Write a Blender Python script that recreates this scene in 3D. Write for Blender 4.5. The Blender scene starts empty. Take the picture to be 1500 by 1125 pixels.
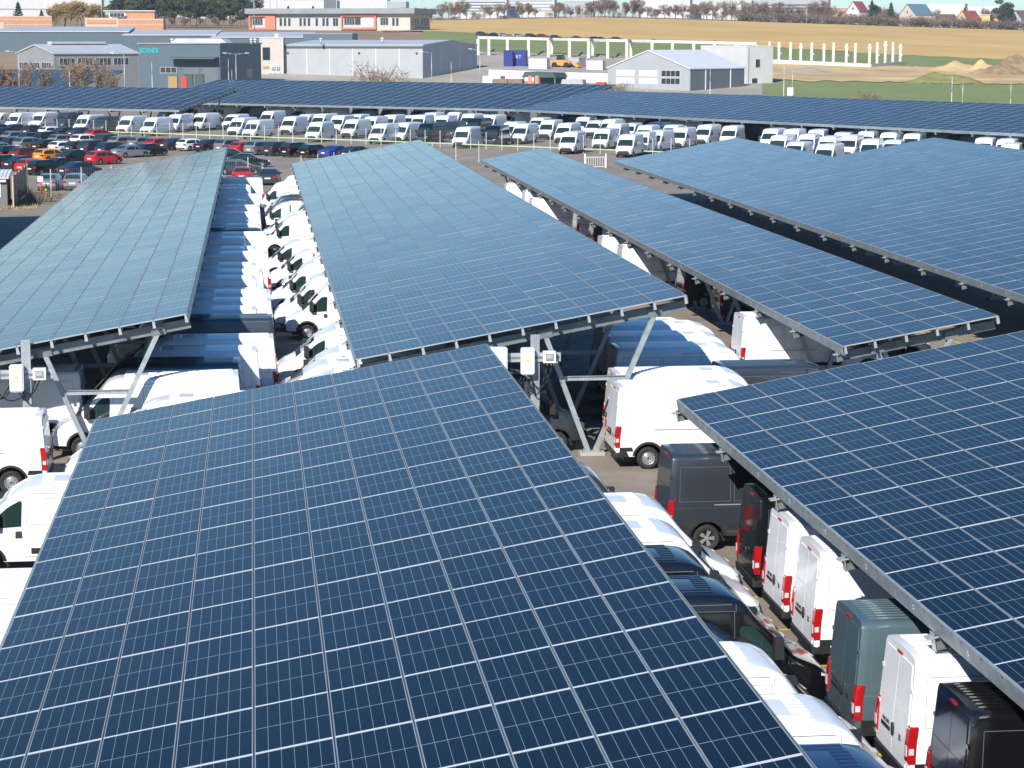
import bpy, bmesh, math, random
from mathutils import Vector, Matrix
import numpy as np

R = math.radians
S = bpy.context.scene
COL = S.collection

# ------------------------------------------------------------------ camera
CAM_H = 13.0
F_PX, PITCH, YAW = 3321.2, R(8.587), R(6.460)
cd = bpy.data.cameras.new('camera')
cam = bpy.data.objects.new('camera', cd)
COL.objects.link(cam)
cam.location = (0, 0, CAM_H)
cam.rotation_euler = (math.pi / 2 - PITCH, 0, -YAW)
cd.sensor_fit = 'HORIZONTAL'
cd.sensor_width = 36.0
cd.lens = 36.0 * F_PX / 1500.0
cd.clip_start = 0.5
cd.clip_end = 20000
S.camera = cam

# ------------------------------------------------------------------ light
SUN_TO = Vector((-0.70, -1.34, 1.0)).normalized()      # direction towards the sun
SUN_EL = math.asin(SUN_TO.z)
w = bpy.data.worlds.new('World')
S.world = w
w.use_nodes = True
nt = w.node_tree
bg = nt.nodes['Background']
sky = nt.nodes.new('ShaderNodeTexSky')
sky.sky_type = 'NISHITA'
sky.sun_disc = False
sky.sun_elevation = SUN_EL
sky.sun_rotation = math.atan2(SUN_TO.x, SUN_TO.y)
sky.altitude = 2500
sky.air_density = 1.0
sky.dust_density = 0.0
sky.ozone_density = 2.5
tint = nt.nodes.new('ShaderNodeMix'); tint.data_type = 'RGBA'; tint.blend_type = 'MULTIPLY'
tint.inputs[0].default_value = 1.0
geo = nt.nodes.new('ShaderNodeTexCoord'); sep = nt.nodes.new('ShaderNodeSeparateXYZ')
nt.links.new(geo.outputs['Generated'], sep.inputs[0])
ramp = nt.nodes.new('ShaderNodeValToRGB')                    # pale near the horizon, darkened above for panel reflections, boosted blue overhead fills shade
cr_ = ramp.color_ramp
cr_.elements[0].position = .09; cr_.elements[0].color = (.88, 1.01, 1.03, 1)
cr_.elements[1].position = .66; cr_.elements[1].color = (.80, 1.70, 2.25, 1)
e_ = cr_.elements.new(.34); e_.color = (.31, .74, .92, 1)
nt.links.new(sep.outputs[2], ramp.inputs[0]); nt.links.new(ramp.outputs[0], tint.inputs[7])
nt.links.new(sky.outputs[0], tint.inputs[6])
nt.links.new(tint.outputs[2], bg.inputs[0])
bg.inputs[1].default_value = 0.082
sl = bpy.data.lights.new('sun', 'SUN')
sun = bpy.data.objects.new('sun', sl)
COL.objects.link(sun)
sl.energy = 5.0
sl.angle = R(0.53)
sl.color = (1.0, 0.955, 0.88)
sun.rotation_euler = SUN_TO.to_track_quat('Z', 'Y').to_euler()
S.view_settings.view_transform = 'Standard'
S.view_settings.look = 'None'
S.view_settings.exposure = 0.44
S.view_settings.gamma = 1.0
S.render.engine = 'CYCLES'
S.cycles.max_bounces = 8
S.cycles.diffuse_bounces = 4
S.cycles.glossy_bounces = 3
S.cycles.transmission_bounces = 3
S.cycles.transparent_max_bounces = 8

# ------------------------------------------------------------------ helpers
CP, SP, CY, SY = math.cos(PITCH), math.sin(PITCH), math.cos(YAW), math.sin(YAW)

def ray(px, py):
    X = (px - 750) / F_PX
    Y = -(py - 562.5) / F_PX
    yy = CP + Y * SP
    return Vector((X * CY + yy * SY, -X * SY + yy * CY, -SP + Y * CP))

def at_z(px, py, z=0.0):
    r = ray(px, py)
    t = (z - CAM_H) / r.z
    return Vector((r.x * t, r.y * t, z))

def at_d(px, py, d):
    """point at horizontal distance d from the camera"""
    r = ray(px, py)
    t = d / math.hypot(r.x, r.y)
    return Vector((r.x * t, r.y * t, CAM_H + r.z * t))

def project(p):
    x = p[0] * CY - p[1] * SY
    y = p[0] * SY + p[1] * CY
    z = p[2] - CAM_H
    d = y * CP - z * SP
    u = y * SP + z * CP
    if d < 1: return (-9999, -9999, d)
    return (750 + F_PX * x / d, 562.5 - F_PX * u / d, d)

def interp(tab, x):
    if x <= tab[0][0]: return tab[0][1]
    for (xa, a), (xb, b) in zip(tab, tab[1:]):
        if x <= xb:
            t = (x - xa) / (xb - xa)
            return a + (b - a) * t
    return tab[-1][1]

class MB:
    """collects faces; build() links them as ONE mesh object"""
    def __init__(s):
        s.v = []; s.f = []; s.m = []; s.uv = {}; s.sm = []
    def vert(s, p):
        s.v.append(tuple(p)); return len(s.v) - 1
    def face(s, idx, mi=0, uv=None, smooth=False):
        s.f.append(tuple(idx)); s.m.append(mi); s.sm.append(smooth)
        if uv: s.uv[len(s.f) - 1] = uv
    def poly(s, pts, mi=0, uv=None, smooth=False):
        s.face([s.vert(p) for p in pts], mi, uv, smooth)
    def hexa(s, p, mi=0):
        """8 points: bottom ring 0-3, top ring 4-7"""
        b = [s.vert(q) for q in p]
        for q in ((0, 3, 2, 1), (4, 5, 6, 7), (0, 1, 5, 4), (1, 2, 6, 5), (2, 3, 7, 6), (3, 0, 4, 7)):
            s.face([b[i] for i in q], mi)
    def box(s, x0, x1, y0, y1, z0, z1, mi=0, M=None):
        p = [Vector(q) for q in ((x0, y0, z0), (x1, y0, z0), (x1, y1, z0), (x0, y1, z0),
                                 (x0, y0, z1), (x1, y0, z1), (x1, y1, z1), (x0, y1, z1))]
        if M is not None: p = [M @ q for q in p]
        s.hexa(p, mi)
    def bar(s, a, b, wd, ht, mi=0, up=(0, 0, 1)):
        a = Vector(a); b = Vector(b); d = (b - a).normalized()
        up = Vector(up)
        if abs(d.dot(up)) > .99: up = Vector((1, 0, 0))
        sd = d.cross(up).normalized(); u = sd.cross(d)
        p = []
        for q in (a, b):
            p += [q - sd * wd / 2 - u * ht / 2, q + sd * wd / 2 - u * ht / 2, q + sd * wd / 2 + u * ht / 2, q - sd * wd / 2 + u * ht / 2]
        s.hexa(p, mi)
    def ibeam(s, a, b, wd, ht, t=.012, mi=0, up=(0, 0, 1)):
        a = Vector(a); b = Vector(b); d = (b - a).normalized()
        up = Vector(up)
        if abs(d.dot(up)) > .99: up = Vector((1, 0, 0))
        u = d.cross(up).normalized().cross(d)
        s.bar(a + u * (ht / 2 - t / 2), b + u * (ht / 2 - t / 2), wd, t, mi, up)
        s.bar(a - u * (ht / 2 - t / 2), b - u * (ht / 2 - t / 2), wd, t, mi, up)
        s.bar(a, b, t, ht - 2 * t, mi, up)
    def tube(s, a, b, r0, r1=None, n=8, mi=0, caps=True):
        r1 = r0 if r1 is None else r1
        a = Vector(a); b = Vector(b); d = (b - a).normalized()
        up = Vector((0, 0, 1)) if abs(d.z) < .95 else Vector((1, 0, 0))
        sd = d.cross(up).normalized(); u = sd.cross(d)
        i0 = len(s.v)
        for q, r in ((a, r0), (b, r1)):
            for k in range(n):
                t = 2 * math.pi * k / n
                s.vert(q + sd * math.cos(t) * r + u * math.sin(t) * r)
        for k in range(n):
            k2 = (k + 1) % n
            s.face((i0 + k, i0 + k2, i0 + n + k2, i0 + n + k), mi, None, True)
        if caps:
            s.face([i0 + k for k in range(n)][::-1], mi)
            s.face([i0 + n + k for k in range(n)], mi)
    def path(s, pts, r, n=6, mi=0):
        for a, b in zip(pts, pts[1:]): s.tube(a, b, r, r, n, mi)
    def lathe(s, prof, n=24, mi=0, axis='Y', close=False, c=(0, 0, 0)):
        """prof: (radius, along) pairs"""
        i0 = len(s.v); L = len(prof)
        for k in range(n):
            t = 2 * math.pi * k / n
            for r, h in prof:
                if axis == 'Y': p = (r * math.cos(t), h, r * math.sin(t))
                else: p = (r * math.cos(t), r * math.sin(t), h)
                s.vert((p[0] + c[0], p[1] + c[1], p[2] + c[2]))
        for k in range(n):
            k2 = (k + 1) % n
            for j in range(L - 1 if not close else L):
                j2 = (j + 1) % L
                s.face((i0 + k * L + j, i0 + k * L + j2, i0 + k2 * L + j2, i0 + k2 * L + j), mi, None, True)
    def prism(s, pts, y0, y1, mi=0, plane='XZ'):
        """outline extruded between y0 and y1"""
        def mk(p, y): return (p[0], y, p[1]) if plane == 'XZ' else ((y, p[0], p[1]) if plane == 'YZ' else (p[0], p[1], y))
        a = [s.vert(mk(p, y0)) for p in pts]; b = [s.vert(mk(p, y1)) for p in pts]
        s.face(a, mi); s.face(b[::-1], mi)
        n = len(pts)
        for k in range(n): s.face((a[k], b[k], b[(k + 1) % n], a[(k + 1) % n]), mi)
    def mesh(s, name, mats, sharp=None, fix=False):
        me = bpy.data.meshes.new(name)
        me.from_pydata(s.v, [], s.f)
        for m in (mats if isinstance(mats, (list, tuple)) else [mats]): me.materials.append(m)
        me.polygons.foreach_set('material_index', s.m)
        me.polygons.foreach_set('use_smooth', s.sm)
        if s.uv:
            ul = me.uv_layers.new(name='UVMap')
            for fi, uv in s.uv.items():
                p = me.polygons[fi]
                for k, li in enumerate(p.loop_indices): ul.data[li].uv = uv[k]
        if fix:
            bm = bmesh.new(); bm.from_mesh(me)
            bmesh.ops.recalc_face_normals(bm, faces=bm.faces)
            bm.to_mesh(me); bm.free()
        if sharp: me.set_sharp_from_angle(angle=R(sharp))
        me.update()
        return me
    def build(s, name, mats, parent=None, sharp=None, fix=True, loc=None):
        return link(name, s.mesh(name, mats, sharp, fix), parent, loc)

def link(name, me, parent=None, loc=None, rot=None):
    o = bpy.data.objects.new(name, me)
    COL.objects.link(o)
    if parent is not None: o.parent = parent
    if loc is not None: o.location = loc
    if rot is not None: o.rotation_euler = rot
    return o

def tag(o, label=None, cat=None, group=None, kind=None):
    if label: o['label'] = label
    if cat: o['category'] = cat
    if group: o['group'] = group
    if kind: o['kind'] = kind
    return o

def thing(name, label, cat, loc=(0, 0, 0), rz=0, group=None):
    o = bpy.data.objects.new(name, None)
    COL.objects.link(o)
    o.location = loc
    o.rotation_euler = (0, 0, rz)
    o.empty_display_size = .3
    return tag(o, label, cat, group)

KIDS = {}
def kids(o):
    if o.name not in KIDS: KIDS[o.name] = list(o.children)
    return KIDS[o.name]

def copy_tree(o, parent=None):
    c = o.copy()
    COL.objects.link(c)
    if parent is not None: c.parent = parent
    for ch in kids(o): copy_tree(ch, c)
    return c

ORD = ['first', 'second', 'third', 'fourth', 'fifth', 'sixth', 'seventh', 'eighth', 'ninth', 'tenth', 'eleventh', 'twelfth',
       'thirteenth', 'fourteenth', 'fifteenth', 'sixteenth', 'seventeenth', 'eighteenth', 'nineteenth', 'twentieth']
def ordinal(i):
    if i < 20: return ORD[i]
    t = ['twenty', 'thirty', 'forty', 'fifty', 'sixty', 'seventy', 'eighty', 'ninety'][(i + 1) // 10 - 2]
    u = (i + 1) % 10
    return t + '-' + ORD[u - 1] if u else t[:-1] + 'ieth'

# ------------------------------------------------------------------ materials
def mat(name, col, rough=.5, metal=0.0, spec=.5, noise=None, coat=0.0, bump=None):
    """noise: (scale, amount) mottles the colour; bump: (scale, strength)"""
    m = bpy.data.materials.new(name)
    m.use_nodes = True
    t = m.node_tree
    b = t.nodes['Principled BSDF']
    b.inputs['Base Color'].default_value = (*col, 1)
    b.inputs['Roughness'].default_value = rough
    b.inputs['Metallic'].default_value = metal
    b.inputs['Specular IOR Level'].default_value = spec
    if coat: 
        b.inputs['Coat Weight'].default_value = coat
        b.inputs['Coat Roughness'].default_value = .04
    if noise or bump:
        tc = t.nodes.new('ShaderNodeTexCoord')
    if noise:
        n = t.nodes.new('ShaderNodeTexNoise')
        n.inputs['Scale'].default_value = noise[0]
        n.inputs['Detail'].default_value = 6
        n.inputs['Roughness'].default_value = .65
        t.links.new(tc.outputs['Object'], n.inputs['Vector'])
        r = t.nodes.new('ShaderNodeMapRange')
        r.inputs[1].default_value = .3; r.inputs[2].default_value = .7
        r.inputs[3].default_value = 1 - noise[1]; r.inputs[4].default_value = 1 + noise[1]
        t.links.new(n.outputs[0], r.inputs[0])
        mx = t.nodes.new('ShaderNodeVectorMath'); mx.operation = 'SCALE'
        mx.inputs[0].default_value = col
        t.links.new(r.outputs[0], mx.inputs['Scale'])
        t.links.new(mx.outputs[0], b.inputs['Base Color'])
    if bump:
        n2 = t.nodes.new('ShaderNodeTexNoise')
        n2.inputs['Scale'].default_value = bump[0]; n2.inputs['Detail'].default_value = 4
        t.links.new(tc.outputs['Object'], n2.inputs['Vector'])
        bp = t.nodes.new('ShaderNodeBump'); bp.inputs['Strength'].default_value = bump[1]
        bp.inputs['Distance'].default_value = .02
        t.links.new(n2.outputs[0], bp.inputs['Height'])
        t.links.new(bp.outputs[0], b.inputs['Normal'])
    return m

def glass_panel_mat():
    m = bpy.data.materials.new('solar_cells')
    m.use_nodes = True
    t = m.node_tree; N = t.nodes; Lk = t.links
    b = N['Principled BSDF']
    uv = N.new('ShaderNodeUVMap'); uv.uv_map = 'UVMap'
    sp = N.new('ShaderNodeSeparateXYZ'); Lk.new(uv.outputs[0], sp.inputs[0])
    def math_(op, a, c=None, d=None):
        n = N.new('ShaderNodeMath'); n.operation = op
        for i, q in enumerate((a, c, d)):
            if q is None: continue
            if isinstance(q, (int, float)): n.inputs[i].default_value = q
            else: Lk.new(q, n.inputs[i])
        return n.outputs[0]
    def line(coord, half):          # 1 within half of an integer
        fr = math_('FRACT', math_('ADD', coord, .5))
        return math_('LESS_THAN', math_('ABSOLUTE', math_('SUBTRACT', fr, .5)), half)
    # uv: u 0..6 cell columns, v 0..2 module halves
    u, v = sp.outputs[0], sp.outputs[1]
    lu = line(u, .013)
    lm = line(v, .006)
    lh = line(math_('MULTIPLY', v, 12.0), .035)      # gaps between half cells
    lb = line(math_('MULTIPLY', u, 10.0), .07)       # busbars
    rnd = N.new('ShaderNodeNewGeometry')
    oi = N.new('ShaderNodeObjectInfo')
    rr = math_('FRACT', math_('ADD', rnd.outputs['Random Per Island'], oi.outputs['Random']))
    c1 = N.new('ShaderNodeMix'); c1.data_type = 'RGBA'
    c1.inputs[6].default_value = (.0018, .0035, .0072, 1)
    c1.inputs[7].default_value = (.0028, .0052, .0108, 1)
    Lk.new(rr, c1.inputs[0])
    def over(prev, mask, col, amt):
        n = N.new('ShaderNodeMix'); n.data_type = 'RGBA'
        Lk.new(prev, n.inputs[6]); n.inputs[7].default_value = (*col, 1)
        Lk.new(math_('MULTIPLY', mask, amt), n.inputs[0])
        return n.outputs[2]
    c = over(c1.outputs[2], lb, (.10, .12, .16), .045)
    c = over(c, lh, (.10, .12, .15), .24)
    c = over(c, lu, (.34, .40, .45), 1.0)
    c = over(c, lm, (.40, .46, .50), 1.0)
    # a few bird droppings
    vo = N.new('ShaderNodeTexVoronoi'); vo.inputs['Scale'].default_value = .9
    tcv = N.new('ShaderNodeTexCoord'); Lk.new(tcv.outputs['Object'], vo.inputs['Vector'])
    sc_ = N.new('ShaderNodeSeparateColor'); Lk.new(vo.outputs['Color'], sc_.inputs[0])
    spot = math_('MULTIPLY', math_('LESS_THAN', vo.outputs['Distance'], .035), math_('GREATER_THAN', math_('FRACT', math_('ADD', sc_.outputs[0], rr)), .93))
    c = over(c, spot, (.6, .6, .58), .9)
    # faint dust film
    tc = N.new('ShaderNodeTexCoord'); no = N.new('ShaderNodeTexNoise')
    no.inputs['Scale'].default_value = .35; no.inputs['Detail'].default_value = 5
    Lk.new(tc.outputs['Object'], no.inputs['Vector'])
    dust = N.new('ShaderNodeMix'); dust.data_type = 'RGBA'
    Lk.new(c, dust.inputs[6]); dust.inputs[7].default_value = (.23, .25, .26, 1)
    Lk.new(math_('MULTIPLY', no.outputs[0], .007), dust.inputs[0])
    Lk.new(dust.outputs[2], b.inputs['Base Color'])
    Lk.new(math_('MULTIPLY_ADD', rr, .04, .07), b.inputs['Roughness'])
    b.inputs['IOR'].default_value = 1.34
    return m

def ground_mat(name, c0, c1, scale, detail=8, rough=.9, speck=.0, c2=None, s2=.05, bump=.2):
    m = bpy.data.materials.new(name)
    m.use_nodes = True
    t = m.node_tree; N = t.nodes; Lk = t.links
    b = N['Principled BSDF']
    tc = N.new('ShaderNodeTexCoord')
    def noise(sc, det):
        n = N.new('ShaderNodeTexNoise'); n.inputs['Scale'].default_value = sc; n.inputs['Detail'].default_value = det
        n.inputs['Roughness'].default_value = .62
        Lk.new(tc.outputs['Object'], n.inputs['Vector'])
        r = N.new('ShaderNodeMapRange'); r.inputs[1].default_value = .33; r.inputs[2].default_value = .67
        Lk.new(n.outputs[0], r.inputs[0])
        return r.outputs[0]
    mx = N.new('ShaderNodeMix'); mx.data_type = 'RGBA'
    mx.inputs[6].default_value = (*c0, 1); mx.inputs[7].default_value = (*c1, 1)
    Lk.new(noise(scale, detail), mx.inputs[0])
    out = mx.outputs[2]
    if c2:
        m2 = N.new('ShaderNodeMix'); m2.data_type = 'RGBA'
        m2.inputs[7].default_value = (*c2, 1)
        Lk.new(out, m2.inputs[6])
        mm = N.new('ShaderNodeMath'); mm.operation = 'MULTIPLY'; mm.inputs[1].default_value = .7
        Lk.new(noise(s2, 5), mm.inputs[0]); Lk.new(mm.outputs[0], m2.inputs[0])
        out = m2.outputs[2]
    if speck:                                   # oil spots and patches
        vo = N.new('ShaderNodeTexVoronoi'); vo.inputs['Scale'].default_value = .42
        Lk.new(tc.outputs['Object'], vo.inputs['Vector'])
        vr = N.new('ShaderNodeMapRange'); vr.inputs[1].default_value = .08; vr.inputs[2].default_value = .30
        vr.inputs[3].default_value = speck; vr.inputs[4].default_value = 0.0
        Lk.new(vo.outputs['Distance'], vr.inputs[0])
        nm = N.new('ShaderNodeMath'); nm.operation = 'MULTIPLY'; Lk.new(vr.outputs[0], nm.inputs[0]); Lk.new(noise(1.7, 6), nm.inputs[1])
        m3 = N.new('ShaderNodeMix'); m3.data_type = 'RGBA'; m3.inputs[7].default_value = (.05, .045, .04, 1)
        Lk.new(out, m3.inputs[6]); Lk.new(nm.outputs[0], m3.inputs[0]); out = m3.outputs[2]
    Lk.new(out, b.inputs['Base Color'])
    b.inputs['Roughness'].default_value = rough
    b.inputs['Specular IOR Level'].default_value = .25
    if bump:
        bp = N.new('ShaderNodeBump'); bp.inputs['Strength'].default_value = bump
        bp.inputs['Distance'].default_value = .05
        Lk.new(noise(scale * 6, 4), bp.inputs['Height'])
        Lk.new(bp.outputs[0], b.inputs['Normal'])
    return m

M = {}
M['cells'] = glass_panel_mat()
M['alu'] = mat('aluminium_frame', (.44, .46, .47), .42, .35)
M['alu_white'] = mat('white_backsheet_edge', (.64, .67, .69), .5)
M['galv'] = mat('galvanised_steel', (.36, .40, .41), .48, .45, noise=(3.0, .22))
M['galv_dark'] = mat('weathered_steel', (.20, .23, .24), .5, .5, noise=(2.0, .25))
M['panel_back'] = mat('panel_backsheet', (.09, .10, .12), .5)
M['concrete'] = mat('concrete', (.38, .36, .33), .9, noise=(2.0, .15))
M['white_plastic'] = mat('white_enclosure', (.80, .80, .79), .45)
M['grey_plastic'] = mat('grey_enclosure', (.22, .23, .24), .5)
M['cable'] = mat('black_cable', (.012, .012, .013), .6)
M['yellow_plug'] = mat('yellow_connector', (.75, .55, .03), .5)
M['rubber'] = mat('tyre_rubber', (.022, .021, .02), .85, noise=(14, .3))
M['rim'] = mat('steel_rim', (.48, .49, .50), .35, .7)
M['rim_dark'] = mat('black_rim', (.03, .03, .033), .3, .4)
M['black'] = mat('black_plastic', (.018, .018, .02), .55, noise=(6, .2))
M['seam'] = mat('panel_gap', (.13, .13, .135), .8)
M['glass'] = mat('tinted_glass', (.014, .034, .032), .05, 0, .45)
M['tail'] = mat('red_tail_lamp', (.36, .008, .01), .12, 0, .6)
M['lamp'] = mat('clear_lamp', (.72, .74, .76), .12, .3, .6)
M['mark_white'] = mat('white_road_paint', (.62, .61, .58), .8, noise=(3, .25))
M['mark_yellow'] = mat('yellow_road_paint', (.66, .48, .05), .8, noise=(3, .25))
M['asphalt'] = ground_mat('asphalt', (.25, .205, .158), (.33, .275, .215), .8, 10, .92, speck=.75, c2=(.20, .163, .127), s2=.09)

# ------------------------------------------------------------------ terrain beyond the lot
YL = [(-3000, 44), (0, 44), (640, 47), (750, 52), (900, 58), (1125, 70), (1300, 80), (1485, 88), (1800, 95), (5000, 100)]
YT = [(-3000, 28), (0, 28), (640, 31), (750, 29), (875, 27), (1000, 30), (1125, 34), (1310, 40), (1500, 46), (1800, 52), (5000, 55)]
def pdir(px):
    r = ray(px, 61.0)
    h = math.hypot(r.x, r.y)
    return r.x / h, r.y / h
def sight(y, d): return CAM_H - (y - 61.0) / F_PX * d
def ground_z(px, d):
    yl, yt = interp(YL, px), interp(YT, px)
    z = interp([(0, -.06), (600, -.06), (850, sight(yl, 850)), (1350, sight(yt, 1350)), (3000, sight(yt - 3, 3000)), (9000, sight(yt - 3, 3000) + 5)], d)
    return z
def on_ground(px, d, off=0.0):
    x, y = pdir(px)
    return Vector((x * d, y * d, ground_z(px, d) + off))

def sheet(name, px0, px1, d0, d1, off, material, npx=None, wob=0.0, seed=1):
    r_ = random.Random(seed)
    npx = npx or max(2, int((px1 - px0) / 12))
    nd = max(1, int((d1 - d0) / 12.5))
    mb = MB(); g = []
    for i in range(npx + 1):
        px = px0 + (px1 - px0) * i / npx
        w0, w1 = r_.uniform(-wob, wob), r_.uniform(-wob, wob)
        row = []
        for j in range(nd + 1):
            d = (d0 + w0) + (d1 + w1 - d0 - w0) * j / nd
            row.append(mb.vert(on_ground(px, d, off)))
        g.append(row)
    for a, b in zip(g, g[1:]):
        for j in range(nd): mb.face((a[j], b[j], b[j + 1], a[j + 1]), 0, None, True)
    return tag(mb.build(name, material, fix=False), kind='structure')

M['soil'] = ground_mat('bare_soil', (.24, .17, .10), (.32, .23, .14), .06, 8, .95)
M['gold'] = ground_mat('stubble', (.57, .36, .12), (.70, .46, .17), .035, 10, .95, c2=(.48, .30, .10), s2=.012)
M['crop'] = ground_mat('young_crop', (.155, .20, .065), (.205, .25, .085), .05, 8, .95, c2=(.23, .245, .095), s2=.02)
M['dirt'] = ground_mat('sandy_dirt', (.60, .41, .17), (.72, .52, .26), .12, 8, .95, c2=(.30, .21, .12), s2=.04)
M['yard'] = ground_mat('pale_yard', (.36, .32, .26), (.46, .41, .34), .1, 8, .95, c2=(.28, .24, .19), s2=.03)
M['brownfield'] = ground_mat('ploughed_field', (.30, .20, .12), (.36, .25, .155), .05, 8, .95)
dl = [4, 60, 150, 300, 450, 560, 600, 640, 680, 720, 760, 800, 850, 900, 1000, 1100, 1200, 1350, 1600, 2000, 3000, 5000, 9000]
mb = MB(); g = []
pxs = list(range(-5400, 7001, 100))
for px in pxs: g.append([mb.vert(on_ground(px, d)) for d in dl])
for a, b in zip(g, g[1:]):
    for j in range(len(dl) - 1): mb.face((a[j], b[j], b[j + 1], a[j + 1]), 0, None, True)
tag(mb.build('terrain', M['soil'], fix=False), kind='structure')
sheet('golden_field', 560, 2600, 850, 1352, .35, M['gold'], wob=5, seed=8)
sheet('ploughed_field', 560, 760, 1352, 1560, .6, M['brownfield'])
sheet('far_meadow', 760, 2600, 1352, 1700, .6, M['soil'])
sheet('green_field', 620, 2600, 752, 850, .3, M['crop'])
sheet('yard', 380, 1118, 560, 752, .22, M['yard'])
sheet('green_field', 1090, 2600, 430, 660, .12, M['crop'], wob=3)
sheet('dirt_ground', 1112, 2600, 648, 756, .30, M['dirt'], wob=6, seed=4)
# asphalt of the lot and the car park
mb = MB()
mb.poly([(-140, -30, 0), (150, -30, 0), (150, 400, 0), (60, 440, 0), (-140, 440, 0)])
tag(mb.build('asphalt_lot', M['asphalt']), kind='structure')

def marking(name, segs, m, wd=.12):
    mb = MB()
    for (xa, ya), (xb, yb) in segs:
        dx, dy = xb - xa, yb - ya; L = math.hypot(dx, dy); nx, ny = -dy / L * wd / 2, dx / L * wd / 2
        mb.poly([(xa - nx, ya - ny, .004), (xb - nx, yb - ny, .004), (xb + nx, yb + ny, .004), (xa + nx, ya + ny, .004)])
    return tag(mb.build(name, m), kind='structure')
seg = []
for yy in range(36, 64, 3): seg.append(((10.4, yy + .3), (12.0, yy + .3)))
for yy in range(84, 112, 6): seg.append(((28.6, yy + .8), (33, yy + .8)))
seg += [((29.8, 99), (30.9, 92.5)), ((33, 100), (39, 98))]
marking('yellow_lines', seg, M['mark_yellow'])
seg = []
for k in range(12):
    a = at_z(415 + k * 9, 246 - k * .2); seg.append(((a.x - 2.2, a.y), (a.x + 2.6, a.y + 1.0)))
for k in range(9):
    a = Vector((2.0 + k * 3.2, 226 + k * 1.5)); seg.append(((a.x, a.y), (a.x + 3.6, a.y + 3.4)))
for k in range(8):
    seg.append(((19.0 + k * .5, 200 + 3 * k), (23.5 + k * .5, 201 + 3 * k)))
for k in range(8):
    a = at_z(640 + k * 26, 226 + k * 2.5); seg.append(((a.x - 2, a.y - 3.5), (a.x + 1, a.y + 2.5)))
marking('white_lines', seg, M['mark_white'], .14)

# ------------------------------------------------------------------ solar canopies
PW, PL, GAPX, PITCHX, PITCHY = 1.034, 2.094, .02, 1.058, 2.10
TILT = R(10.2)

def add_panel(mb, Mx=None):
    def T(p):
        p = Vector(p)
        return Mx @ p if Mx is not None else p
    t, bx, by, h = 0.0, .011, .028, .035
    o = [(0, 0), (PW, 0), (PW, PL), (0, PL)]
    i = [(bx, by), (PW - bx, by), (PW - bx, PL - by), (bx, PL - by)]
    ob = [mb.vert(T((x, y, -h))) for x, y in o]
    ot = [mb.vert(T((x, y, 0))) for x, y in o]
    it = [mb.vert(T((x, y, 0))) for x, y in i]
    for k in range(4):
        k2 = (k + 1) % 4
        mb.face((ob[k], ob[k2], ot[k2], ot[k]), 1)
        mb.face((ot[k], ot[k2], it[k2], it[k]), 2 if k in (0, 2) else 1)
    mb.face(ob[::-1], 3)
    g = [mb.vert(T((x, y, -.003))) for x, y in i]
    mb.face(g, 0, [(0, 0), (6, 0), (6, 2), (0, 2)])

_p = MB(); add_panel(_p)
PMATS = [M['cells'], M['alu'], M['alu_white'], M['panel_back']]
PANEL_ME = _p.mesh('solar_panel', PMATS)

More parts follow.
